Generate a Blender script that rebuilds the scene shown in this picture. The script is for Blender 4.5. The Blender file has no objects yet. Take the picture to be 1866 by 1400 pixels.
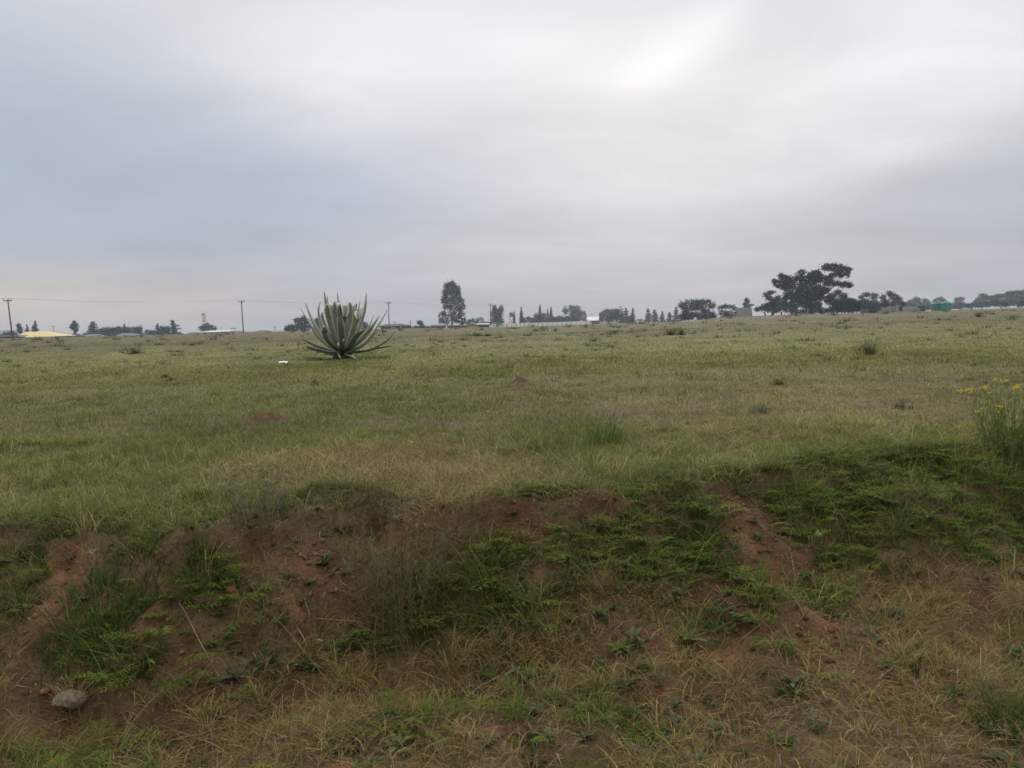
import bpy, math, random
import numpy as np
from mathutils import Vector, Matrix

random.seed(7)
RNG = np.random.default_rng(11)
SC = bpy.context.scene
COL = SC.collection
F = 1450.0            # focal length in photo pixels (photo 1866 x 1400)
CX, CY = 933.0, 700.0
CAMZ = 1.0
PITCH = math.atan(117.0 / F)
ROLL = math.radians(1.6)

# ------------------------------------------------------------------ camera
cam_data = bpy.data.cameras.new("camera")
cam = bpy.data.objects.new("camera", cam_data)
COL.objects.link(cam)
R3 = (Matrix.Rotation(math.pi / 2 - PITCH, 3, 'X') @ Matrix.Rotation(-ROLL, 3, 'Z'))
cam.matrix_world = Matrix.Translation((0, 0, CAMZ)) @ R3.to_4x4()
cam_data.sensor_width = 36.0
cam_data.lens = 36.0 * F / 1866.0
cam_data.clip_start = 0.05
cam_data.clip_end = 12000
SC.camera = cam


def ray(px, py):
    return R3 @ Vector(((px - CX) / F, -(py - CY) / F, -1.0))


def at(px, py, depth):
    """world point seen at photo pixel (px,py), at world Y = depth"""
    d = ray(px, py)
    k = depth / d.y
    return Vector((d.x * k, depth, CAMZ + d.z * k))


# ------------------------------------------------------------------ noise
_T = np.random.default_rng(5).random((256, 256))


def vnoise(x, y, seed=0):
    x = np.asarray(x, float) + seed * 37.31
    y = np.asarray(y, float) + seed * 91.77
    xi = np.floor(x).astype(np.int64); yi = np.floor(y).astype(np.int64)
    fx = x - xi; fy = y - yi
    fx = fx * fx * (3 - 2 * fx); fy = fy * fy * (3 - 2 * fy)
    a = _T[xi & 255, yi & 255]; b = _T[(xi + 1) & 255, yi & 255]
    c = _T[xi & 255, (yi + 1) & 255]; d = _T[(xi + 1) & 255, (yi + 1) & 255]
    return (a * (1 - fx) + b * fx) * (1 - fy) + (c * (1 - fx) + d * fx) * fy


def fbm(x, y, seed=0, octv=4):
    s = 0.0; amp = 0.5; f = 1.0
    for o in range(octv):
        s = s + amp * (vnoise(np.asarray(x) * f, np.asarray(y) * f, seed + o * 3) - 0.5)
        amp *= 0.5; f *= 2.03
    return s      # about -0.5 .. 0.5


def sstep(a, b, v):
    t = np.clip((np.asarray(v, float) - a) / (b - a), 0, 1)
    return t * t * (3 - 2 * t)


# ------------------------------------------------------------------ terrain
def plane_hit(px, py, z=0.0):
    d = ray(px, py); k = (z - CAMZ) / d.z
    return d.x * k, d.y * k


_rim = [plane_hit(*p) for p in ((-500, 985), (0, 962), (330, 960), (650, 925), (1000, 918), (1300, 880), (1600, 836), (1866, 800), (2300, 770))]
RIMX = np.array([p[0] for p in _rim]); RIMY = np.array([p[1] for p in _rim])
_edge = [at(px, py, 135.0) for px, py in ((-400, 627), (0, 617), (200, 613), (445, 606), (740, 599), (900, 597), (1150, 589),
                                       (1250, 586), (1310, 579), (1450, 573), (1600, 571), (1700, 567), (1866, 561), (2300, 549))]
EDT = np.array([p.x / 135.0 for p in _edge]); EDZ = np.array([p.z for p in _edge])


def rim_s(x, y):
    return np.interp(x, RIMX, RIMY) + 0.35 * fbm(np.asarray(x) * 1.3, np.asarray(x) * 0 + 3.1, 4, 3) - y


def terrain0(x, y):
    x = np.asarray(x, float); y = np.asarray(y, float)
    t = x / np.maximum(y, 3.0)
    ze = np.interp(t, EDT, EDZ)
    z = ze * sstep(22, 135, y)
    far = np.maximum(y - 138.0, 0)
    z = z - 0.013 * far - 0.5 * sstep(0, 60, far)
    z = z + 0.10 * fbm(x / 5.0, y / 5.0, 1, 3) * sstep(5, 14, y) * (1 - 0.6 * sstep(90, 130, y))
    s = rim_s(x, y)
    W = np.interp(x, [-4, 0, 4], [0.95, 1.25, 2.0])
    z = z - 0.55 * sstep(0, 1, s / W)
    return z


MOUNDS = []   # x, y, r, h, elong


def terrain(x, y):
    x = np.asarray(x, float); y = np.asarray(y, float)
    z = terrain0(x, y)
    s = rim_s(x, y)
    bank = sstep(-0.25, 0.15, s) * (1 - sstep(1.2, 2.6, s))
    near = 1 - sstep(9, 30, y)
    z = z + 0.13 * fbm(x * 2.1, y * 2.1, 21, 4) * bank + 0.05 * fbm(x * 5.5, y * 5.5, 33, 3) * near
    # eroded ledges on the bank
    led = fbm(x * 1.7 + 9, y * 2.3, 45, 3)
    z = z - 0.06 * sstep(0.02, 0.06, led) * bank
    lipx = 1 - sstep(1.2, 2.6, x)
    cut = s - .13 - .42 * fbm(x * 2.3, y * .3, 119, 3)
    z = z - .095 * (.35 + .65 * lipx) * (.25 + .75 * sstep(-.04, .10, fbm(x * 1.5, y * .3, 121, 3))) * (sstep(0, .05, cut) - sstep(.22, .95, cut))
    z = z + .05 * lipx * sstep(-.5, -.02, cut) * (1 - sstep(0, .05, cut))
    for q, (so_, am) in enumerate(((.10, .10), (.45, .09), (.85, .07))):
        cut = s - so_ - .9 * fbm(x * 1.5, y * .3 + 7 * q, 111 + q, 4)
        on = sstep(-.02, .12, fbm(x * 1.1 + 13 * q, y * .2, 117 + q, 2))
        z = z - am * on * sstep(0, .05, cut) + am * on * sstep(.2, .9, cut)
    z = z + 0.022 * fbm(x * 17, y * 17, 37, 2) * near * (.35 + .65 * sstep(-.2, .2, s))
    z = z + .035 * sstep(.0, .16, fbm(x * 2.9 + 4, y * 2.9, 57, 3)) * sstep(-.3, .3, s)
    for mx, my, r, h, e in MOUNDS:
        d2 = ((x - mx) / (r * e)) ** 2 + ((y - my) / r) ** 2
        z = z + h * np.exp(-d2 * 1.6) * (1 + 0.9 * fbm(x * 3 / r, y * 3 / r, 51, 3))
    return z


def gp(px, py, fn=None):
    """ground point under a photo pixel"""
    fn = fn or terrain0
    d = ray(px, py)
    ks = np.geomspace(1.6, 400, 1600)
    zs = fn(ks * d.x / d.y, ks)
    below = np.nonzero(CAMZ + d.z / d.y * ks <= zs)[0]
    k = ks[below[0]] if len(below) else 135.0
    return k * d.x / d.y, k


for px, py, r, h, e in ((948, 703, 0.2, 0.12, 1.3), (490, 769, 0.2, 0.10, 1.4), (600, 912, 0.16, 0.09, 1.6), (1250, 862, 0.18, 0.06, 1.5),
                        (208, 653, 0.55, 0.2, 1.3), (30, 826, 0.35, 0.06, 2.0), (480, 846, 0.3, 0.04, 1.8), (1700, 925, 0.3, 0.12, 1.2)):
    mx, my = gp(px, py)
    MOUNDS.append((mx, my, r, h, e))


def zt(x, y):
    return float(terrain(np.array([x]), np.array([y]))[0])


def blobs(lst):
    out = []
    for px, py, rx, ry, *w in lst:
        x, y = gp(px, py)
        y1 = gp(px, py - ry)[1]; y0 = gp(px, py + ry)[1]
        out.append((x, y, rx * y / F, max(0.04, (y1 - y0) / 2), w[0] if w else 1.0))
    return out


def blob_sum(bl, x, y, wob=0.5):
    s = np.zeros_like(np.asarray(x, float))
    wx = x + 0.12 * wob * fbm(x * 4, y * 4, 61, 3) * 2; wy = y + 0.12 * wob * fbm(x * 4, y * 4, 71, 3) * 2
    for bx, by, rx, ry, w in bl:
        d2 = ((wx - bx) / rx) ** 2 + ((wy - by) / ry) ** 2
        s = np.maximum(s, w * np.exp(-np.minimum(d2, 40) ** 1.6 * 0.7))
    return s


SOIL = blobs([(105, 1002, 60, 14), (75, 1190, 85, 45), (370, 1190, 95, 60), (570, 1190, 110, 70), (520, 1090, 60, 28), (590, 985, 60, 18, .7),
              (1362, 965, 55, 60), (1400, 1050, 70, 35), (1545, 985, 85, 45, .9), (1840, 1000, 90, 45, .8), (1560, 1190, 240, 80, .85), (1000, 1000, 80, 70, .8),
              (1180, 990, 70, 50, .75), (850, 1235, 130, 45, .9), (880, 1170, 70, 45, .7), (1280, 1100, 110, 45, .6), (1420, 1120, 120, 30, .6), (1750, 1080, 110, 35, .6), (1180, 1180, 110, 40, .6), (605, 910, 52, 15), (1250, 862, 60, 11),
              (1390, 862, 40, 12, .7), (1690, 922, 45, 40, .8), (948, 702, 25, 9), (490, 768, 28, 7), (208, 653, 24, 5, .8), (25, 827, 48, 7, .8),
              (480, 847, 45, 7, .6), (1080, 1230, 90, 40, .4), (1750, 1290, 120, 40, .45), (700, 1230, 90, 40, .8), (265, 1110, 60, 40, .5), (1330, 1180, 100, 50, .5)])
GREEN = blobs([(200, 1130, 110, 90), (330, 1050, 130, 45), (60, 990, 60, 50, .7), (800, 1070, 150, 50), (900, 1020, 90, 70), (1150, 1000, 150, 70, .8),
               (1260, 970, 90, 90), (1500, 920, 140, 60), (1620, 890, 170, 60), (1760, 890, 140, 70), (1340, 1090, 90, 40, .9), (1480, 1060, 90, 35, .8),
               (1700, 980, 130, 40, .9), (120, 1350, 110, 60, .6), (1030, 800, 120, 60, .8), (1100, 790, 50, 60, .8), (230, 740, 300, 40, .8), (520, 740, 380, 45, .85),
               (300, 800, 380, 50, .7), (300, 900, 300, 40, .5), (960, 1310, 120, 40, .5), (1130, 1330, 150, 40, .4), (1600, 800, 250, 50, .5), (620, 652, 110, 14, 1.),
               (1000, 830, 240, 40, .7), (1820, 850, 90, 50, .8), (1650, 830, 80, 40, .9), (760, 690, 200, 20, .5), (800, 1350, 120, 40, .35), (1800, 660, 180, 30, .4)])
STRAW = blobs([(800, 870, 240, 45, .9), (1500, 760, 500, 60, .35), (640, 860, 260, 40, .7), (300, 1300, 320, 60, .8), (1400, 1270, 350, 60, .6), (1750, 1120, 180, 90, .7),
               (1200, 1090, 130, 40, .7), (1300, 1010, 40, 25, .6), (700, 1330, 300, 60, .5), (1560, 1060, 120, 40, .7), (700, 690, 160, 20, .5), (1000, 1150, 160, 50, .5)])


def masks(x, y):
    soil = blob_sum(SOIL, x, y, 1.0)
    green = blob_sum(GREEN, x, y, 1.0)
    straw = blob_sum(STRAW, x, y, 1.0)
    s = rim_s(x, y)
    bank = sstep(-0.1, 0.25, s)
    n = fbm(x * 3.3, y * 3.3, 81, 4)
    soil = np.clip(soil * .92 + bank * sstep(0.05, 0.2, n) * 0.7 * (1 - green * 0.8), 0, 1)
    lipx = 1 - sstep(1.2, 2.6, x)
    cutm = s - .13 - .42 * fbm(x * 2.3, y * .3, 119, 3)
    below = sstep(-.02, .03, cutm) * (1 - sstep(.07, .26, cutm)) * (.3 + .7 * lipx)
    soil = np.clip(soil + below * .5 * sstep(-.01, .11, fbm(x * 1.3, y * .2, 85, 3)), 0, 1)
    onlip = sstep(-.5, -.1, s) * (1 - sstep(.0, .08, s)) * lipx
    soil = soil * (1 - .75 * onlip)
    soil = np.where(soil > 0.05, sstep(0.52, 0.92, soil * .95 + 1.2 * n + 1.3 * fbm(x * 9, y * 9, 83, 3)), 0)
    n2 = fbm(x / 2.2, y / 3.0, 91, 4); n3 = fbm(x / 9.0, y / 14.0, 95, 4)
    green = np.clip(green + (0.45 * n2 + 0.7 * n3), 0, 1)
    green = np.clip(green + .45 * onlip, 0, 1)
    straw = np.clip(straw * (1 - .6 * onlip) + 0.6 * fbm(x / 1.4, y / 1.7, 98, 4) - 0.1, 0, 1)
    return soil, green, straw, bank


def mixc(a, b, t):
    return a * (1 - t[:, None]) + b * t[:, None]


A = lambda *c: np.array(c, float)
C_DEEP, C_GREEN, C_OLIVE, C_STRAW, C_BROWN, C_TAN = A(.078, .116, .020), A(.138, .162, .032), A(.200, .184, .052), A(.39, .315, .135), A(.35, .23, .088), A(.36, .29, .14)


def field_tint(x, y, n):
    """average cover colour of the field at a place"""
    soil, green, straw, bank = masks(x, y)
    m = len(x)
    c = np.tile(A(.166, .166, .074), (m, 1))
    c = mixc(c, A(.125, .148, .052), np.clip(green * .72, 0, 1))
    c = mixc(c, A(.235, .200, .105), np.clip(straw * (.75 - .3 * sstep(7, 11, y)), 0, 1))
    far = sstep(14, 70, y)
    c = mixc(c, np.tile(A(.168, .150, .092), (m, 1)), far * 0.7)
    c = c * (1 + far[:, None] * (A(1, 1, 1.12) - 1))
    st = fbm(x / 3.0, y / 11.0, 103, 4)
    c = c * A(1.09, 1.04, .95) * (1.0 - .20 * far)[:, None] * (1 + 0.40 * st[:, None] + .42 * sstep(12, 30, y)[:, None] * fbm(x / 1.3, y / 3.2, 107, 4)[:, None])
    return c, soil, green, straw, bank


# ------------------------------------------------------------------ materials
def nodes_of(name):
    m = bpy.data.materials.new(name); m.use_nodes = True
    nt = m.node_tree; nt.nodes.clear()
    out = nt.nodes.new('ShaderNodeOutputMaterial')
    return m, nt, out


def N(nt, t, **kw):
    n = nt.nodes.new(t)
    for k, v in kw.items():
        setattr(n, k, v)
    return n


def mat_attr(name, rough=0.75, trans=0.0, noise=0.25, nscale=30.0, spec=0.25):
    """colour from the mesh's Col attribute broken up by noise"""
    m, nt, out = nodes_of(name); L = nt.links
    at_ = N(nt, 'ShaderNodeAttribute', attribute_name='Col')
    tc = N(nt, 'ShaderNodeTexCoord')
    nz = N(nt, 'ShaderNodeTexNoise'); nz.inputs['Scale'].default_value = nscale; nz.inputs['Detail'].default_value = 4
    L.new(tc.outputs['Object'], nz.inputs['Vector'])
    mr = N(nt, 'ShaderNodeMapRange'); mr.inputs[3].default_value = 1 - noise; mr.inputs[4].default_value = 1 + noise
    mr.inputs[1].default_value = 0.25; mr.inputs[2].default_value = 0.75
    L.new(nz.outputs[0], mr.inputs[0])
    mul = N(nt, 'ShaderNodeVectorMath', operation='SCALE')
    L.new(at_.outputs['Color'], mul.inputs[0]); L.new(mr.outputs[0], mul.inputs['Scale'])
    p = N(nt, 'ShaderNodeBsdfPrincipled'); p.inputs['Roughness'].default_value = rough
    p.inputs['Specular IOR Level'].default_value = spec
    L.new(mul.outputs[0], p.inputs['Base Color'])
    if trans > 0:
        tr = N(nt, 'ShaderNodeBsdfTranslucent'); L.new(mul.outputs[0], tr.inputs['Color'])
        mx = N(nt, 'ShaderNodeMixShader'); mx.inputs[0].default_value = trans
        L.new(p.outputs[0], mx.inputs[1]); L.new(tr.outputs[0], mx.inputs[2]); L.new(mx.outputs[0], out.inputs[0])
    else:
        L.new(p.outputs[0], out.inputs[0])
    return m


_plain = {}


def mat(name, col, rough=0.8, noise=0.2, nscale=3.0, metal=0.0, bump=0.0, col2=None, stretch=None):
    if name in _plain:
        return _plain[name]
    m, nt, out = nodes_of(name); L = nt.links
    tc = N(nt, 'ShaderNodeTexCoord'); nz = N(nt, 'ShaderNodeTexNoise')
    nz.inputs['Scale'].default_value = nscale; nz.inputs['Detail'].default_value = 6; nz.inputs['Roughness'].default_value = .6
    if stretch:
        mp = N(nt, 'ShaderNodeMapping'); mp.inputs['Scale'].default_value = stretch
        L.new(tc.outputs['Object'], mp.inputs['Vector']); L.new(mp.outputs[0], nz.inputs['Vector'])
    else:
        L.new(tc.outputs['Object'], nz.inputs['Vector'])
    rp = N(nt, 'ShaderNodeValToRGB')
    c2 = col2 or tuple(c * (1 + noise) for c in col)
    c1 = tuple(c * (1 - noise) for c in col)
    rp.color_ramp.elements[0].position = .3; rp.color_ramp.elements[1].position = .7
    rp.color_ramp.elements[0].color = (*c1, 1); rp.color_ramp.elements[1].color = (*c2, 1)
    L.new(nz.outputs[0], rp.inputs[0])
    p = N(nt, 'ShaderNodeBsdfPrincipled'); p.inputs['Roughness'].default_value = rough; p.inputs['Metallic'].default_value = metal
    p.inputs['Specular IOR Level'].default_value = .3
    L.new(rp.outputs[0], p.inputs['Base Color'])
    if bump:
        b = N(nt, 'ShaderNodeBump'); b.inputs['Strength'].default_value = bump; b.inputs['Distance'].default_value = .02
        L.new(nz.outputs[0], b.inputs['Height']); L.new(b.outputs[0], p.inputs['Normal'])
    L.new(p.outputs[0], out.inputs[0])
    _plain[name] = m
    return m


def mat_ground():
    m, nt, out = nodes_of('ground_soil_and_turf'); L = nt.links
    at_ = N(nt, 'ShaderNodeAttribute', attribute_name='Col')
    geo = N(nt, 'ShaderNodeNewGeometry')
    facs = []
    for sc, lo, hi in ((0.6, .72, 1.28), (7.0, .65, 1.35), (55.0, .6, 1.4)):
        nz = N(nt, 'ShaderNodeTexNoise'); nz.inputs['Scale'].default_value = sc; nz.inputs['Detail'].default_value = 6
        nz.inputs['Roughness'].default_value = .65
        L.new(geo.outputs['Position'], nz.inputs['Vector'])
        mr = N(nt, 'ShaderNodeMapRange'); mr.inputs[1].default_value = .3; mr.inputs[2].default_value = .7
        mr.inputs[3].default_value = lo; mr.inputs[4].default_value = hi
        L.new(nz.outputs[0], mr.inputs[0]); facs.append((mr, nz))
    cur = at_.outputs['Color']
    for mr, _ in facs:
        s = N(nt, 'ShaderNodeVectorMath', operation='SCALE'); L.new(cur, s.inputs[0]); L.new(mr.outputs[0], s.inputs['Scale']); cur = s.outputs[0]
    p = N(nt, 'ShaderNodeBsdfPrincipled'); p.inputs['Roughness'].default_value = .95; p.inputs['Specular IOR Level'].default_value = .1
    L.new(cur, p.inputs['Base Color'])
    b = N(nt, 'ShaderNodeBump'); b.inputs['Strength'].default_value = .8; b.inputs['Distance'].default_value = .012
    L.new(facs[2][1].outputs[0], b.inputs['Height']); L.new(b.outputs[0], p.inputs['Normal'])
    L.new(p.outputs[0], out.inputs[0])
    return m


M_GRASS = mat_attr('grass_blades', .7, .35, .15, 8.0, .2)
M_WEED = mat_attr('weed_leaves', .85, .35, .2, 40.0, .08)
M_TREE = mat_attr('tree_foliage', .8, .15, .2, 1.5, .15)
M_AGAVE = mat_attr('variegated_agave_leaf', .5, .08, .16, 9.0, .35)
M_BARK = mat('tree_bark', (.055, .048, .042), .9, .35, 4.0, bump=.4)
M_BARK_PALE = mat('pale_bark', (.13, .12, .105), .9, .3, 4.0, bump=.4)
M_POLE = mat('weathered_pole_wood', (.075, .062, .05), .85, .3, 2.0, stretch=(8, 8, .6))
M_POLE_DARK = mat('dark_metal', (.05, .05, .05), .6, .2, 5.0)
M_CERAMIC = mat('insulator_ceramic', (.16, .13, .11), .3, .1, 4.0)

# ------------------------------------------------------------------ object helpers


def tag(o, label=None, cat=None, group=None, kind=None):
    if label: o['label'] = label
    if cat: o['category'] = cat
    if group: o['group'] = group
    if kind: o['kind'] = kind
    return o


def thing(name, loc, label, cat, group=None, rz=0.0):
    o = bpy.data.objects.new(name, None); COL.objects.link(o)
    o.location = loc; o.rotation_euler.z = rz; o.empty_display_size = .2
    return tag(o, label, cat, group)


def link(name, me, m, parent=None, loc=None):
    o = bpy.data.objects.new(name, me); COL.objects.link(o)
    if m is not None:
        me.materials.append(m)
    if parent is not None:
        o.parent = parent
    if loc is not None:
        o.location = loc
    return o


def np_mesh(name, V, loops, starts, cols=None, smooth=False):
    me = bpy.data.meshes.new(name)
    me.vertices.add(len(V)); me.vertices.foreach_set('co', np.asarray(V, np.float32).ravel())
    me.loops.add(len(loops)); me.loops.foreach_set('vertex_index', np.asarray(loops, np.int32))
    me.polygons.add(len(starts)); me.polygons.foreach_set('loop_start', np.asarray(starts, np.int32))
    if cols is not None:
        a = me.color_attributes.new('Col', 'FLOAT_COLOR', 'POINT')
        c4 = np.ones((len(V), 4), np.float32); c4[:, :3] = cols
        a.data.foreach_set('color', c4.ravel())
    me.update(calc_edges=True)
    if smooth:
        me.polygons.foreach_set('use_smooth', np.ones(len(starts), bool))
    return me


class MB:
    """collects simple shapes into one mesh"""
    def __init__(s): s.v = []; s.f = []; s.sm = []

    def add(s, v, f, smooth=False):
        o = len(s.v); s.v += [tuple(p) for p in v]; s.f += [tuple(i + o for i in q) for q in f]; s.sm += [smooth] * len(f)

    def box(s, x0, x1, y0, y1, z0, z1):
        v = [(x, y, z) for z in (z0, z1) for y in (y0, y1) for x in (x0, x1)]
        s.add(v, [(0, 2, 3, 1), (4, 5, 7, 6), (0, 1, 5, 4), (2, 6, 7, 3), (0, 4, 6, 2), (1, 3, 7, 5)])

    def tube(s, pts, rad, n=8, cap=True):
        pts = [Vector(p) for p in pts]; ring = []; v = []; f = []
        up = Vector((.13, .2, 1)).normalized()
        for i, p in enumerate(pts):
            t = (pts[min(i + 1, len(pts) - 1)] - pts[max(i - 1, 0)]).normalized()
            a = t.cross(up)
            if a.length < .05: a = t.cross(Vector((1, 0, 0)))
            a.normalize(); b = t.cross(a)
            r = rad[i] if hasattr(rad, '__len__') else rad
            for k in range(n):
                w = 2 * math.pi * k / n
                v.append(p + a * (r * math.cos(w)) + b * (r * math.sin(w)))
        for i in range(len(pts) - 1):
            for k in range(n):
                k2 = (k + 1) % n
                f.append((i * n + k, i * n + k2, (i + 1) * n + k2, (i + 1) * n + k))
        if cap:
            f.append(tuple(range(n - 1, -1, -1))); f.append(tuple((len(pts) - 1) * n + k for k in range(n)))
        s.add(v, f, True)

    def lathe(s, prof, n=24, c=(0, 0, 0)):
        v = []; f = []
        for r, z in prof:
            for k in range(n):
                w = 2 * math.pi * k / n
                v.append((c[0] + r * math.cos(w), c[1] + r * math.sin(w), c[2] + z))
        for i in range(len(prof) - 1):
            for k in range(n):
                k2 = (k + 1) % n
                f.append((i * n + k, i * n + k2, (i + 1) * n + k2, (i + 1) * n + k))
        s.add(v, f, True)

    def build(s, name, m, parent=None, loc=None):
        me = bpy.data.meshes.new(name); me.from_pydata(s.v, [], s.f)
        me.polygons.foreach_set('use_smooth', np.array(s.sm, bool)); me.update()
        return link(name, me, m, parent, loc)


# ------------------------------------------------------------------ blades (grass, stems, leaves)
def strips(root, yaw, h, lean, width, K, cR, cT, profile='grass', droop=0.35, twist=None):
    """N curved strips; returns V, loops, starts, cols"""
    n = len(root)
    t = np.linspace(0, 1, K + 1)
    dirx, diry = np.cos(yaw), np.sin(yaw)
    tw = RNG.uniform(-1.2, 1.2, n) if twist is None else twist
    sx, sy = -np.sin(yaw + tw), np.cos(yaw + tw)
    drp = droop if hasattr(droop, '__len__') else np.full(n, droop)
    V = np.zeros((n, 2 * K + 1, 3), np.float32); Cc = np.zeros((n, 2 * K + 1, 3), np.float32)
    for k in range(K + 1):
        tk = t[k]
        out = h * lean * (tk ** 1.5)
        up = h * (tk - drp * lean * tk ** 2.2)
        px = root[:, 0] + dirx * out; py = root[:, 1] + diry * out; pz = root[:, 2] + up
        if profile == 'grass': w = width * (1 - tk) ** .6
        elif profile == 'leaf': w = width * (0.25 + math.sin(math.pi * min(1, tk ** .8)) * .85)
        else: w = width * (1 - .5 * tk)
        c = cR * (1 - tk) + cT * tk
        if k < K:
            V[:, 2 * k, 0] = px - sx * w * .5; V[:, 2 * k, 1] = py - sy * w * .5; V[:, 2 * k, 2] = pz
            V[:, 2 * k + 1, 0] = px + sx * w * .5; V[:, 2 * k + 1, 1] = py + sy * w * .5; V[:, 2 * k + 1, 2] = pz
            Cc[:, 2 * k] = c; Cc[:, 2 * k + 1] = c
        else:
            V[:, 2 * K, 0] = px; V[:, 2 * K, 1] = py; V[:, 2 * K, 2] = pz; Cc[:, 2 * K] = c
    lo = []; st = []; off = 0
    for k in range(K - 1):
        lo += [2 * k, 2 * k + 1, 2 * k + 3, 2 * k + 2]; st.append(off); off += 4
    lo += [2 * K - 2, 2 * K - 1, 2 * K]; st.append(off); off += 3
    lo = np.array(lo); st = np.array(st); nv = 2 * K + 1
    loops = (lo[None, :] + (np.arange(n) * nv)[:, None]).ravel()
    starts = (st[None, :] + (np.arange(n) * off)[:, None]).ravel()
    return V.reshape(-1, 3), loops, starts, Cc.reshape(-1, 3)


def join(parts):
    Vs = []; Ls = []; Ss = []; Cs = []; vo = 0; lo = 0
    for V, L_, S_, C_ in parts:
        Vs.append(V); Ls.append(L_ + vo); Ss.append(S_ + lo); Cs.append(C_); vo += len(V); lo += len(L_)
    return np.concatenate(Vs), np.concatenate(Ls), np.concatenate(Ss), np.concatenate(Cs)


def quads(P, size, col, flat=0.0, aspect=1.0):
    """N irregular four-sided leaf clumps at P"""
    n = len(P)
    u = RNG.normal(size=(n, 3)); u[:, 2] *= (1 - flat); u /= np.linalg.norm(u, axis=1)[:, None]
    w = RNG.normal(size=(n, 3)); w[:, 2] *= (1 - flat); v = np.cross(u, np.cross(w, u)); v /= np.linalg.norm(v, axis=1)[:, None] + 1e-9
    s = (size * RNG.uniform(.6, 1.3, n))[:, None]
    V = np.zeros((n, 4, 3), np.float32)
    for k, (a, b) in enumerate(((-1, -.6), (.1, -1), (1, .3), (-.2, 1))):
        ja = a + RNG.uniform(-.3, .3, (n, 1)); jb = b + RNG.uniform(-.3, .3, (n, 1))
        V[:, k] = P + u * s * ja * .6 * aspect + v * s * jb * .6
    loops = np.arange(n * 4); starts = np.arange(n) * 4
    return V.reshape(-1, 3), loops, starts, np.repeat(col, 4, axis=0)


# ------------------------------------------------------------------ ground sheet
def build_ground():
    ys = [-6.0]
    y = -6.0
    while y < 9000:
        st = 0.30 if y < 1.6 else (0.022 if y < 7 else 0.022 * (max(y, 7) / 7) ** 1.35)
        y += st; ys.append(y)
    ys = np.array(ys)
    us = np.concatenate([np.linspace(-2.6, -.8, 40, endpoint=False), np.linspace(-.8, .8, 380), np.linspace(.8, 2.6, 41)[1:]])
    U, Y = np.meshgrid(us, ys)
    X = U * (2.0 + np.maximum(Y, 0)) * 1.0
    X = np.where(Y < 0, U * 2.0 * 3, X)
    X = U * (2.5 + np.maximum(Y, 0.0))
    x, y = X.ravel(), Y.ravel()
    z = terrain(x, y)
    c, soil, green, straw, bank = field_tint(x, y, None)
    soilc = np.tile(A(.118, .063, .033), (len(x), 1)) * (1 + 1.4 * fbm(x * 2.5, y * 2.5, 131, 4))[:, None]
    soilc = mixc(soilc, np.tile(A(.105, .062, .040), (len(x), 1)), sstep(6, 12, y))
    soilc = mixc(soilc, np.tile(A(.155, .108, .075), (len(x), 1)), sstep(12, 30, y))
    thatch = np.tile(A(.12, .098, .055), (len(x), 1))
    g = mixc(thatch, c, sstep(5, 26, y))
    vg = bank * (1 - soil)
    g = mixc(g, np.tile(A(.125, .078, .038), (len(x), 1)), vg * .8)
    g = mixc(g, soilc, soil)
    ny, nu = X.shape
    V = np.stack([x, y, z], 1)
    i = np.arange((ny - 1) * (nu - 1)); r = i // (nu - 1); q = i % (nu - 1); a = r * nu + q
    loops = np.stack([a, a + 1, a + nu + 1, a + nu], 1).ravel()
    me = np_mesh('ground', V, loops, np.arange(len(i)) * 4, g, True)
    o = link('ground', me, mat_ground())
    tag(o, kind='structure')


build_ground()


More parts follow.
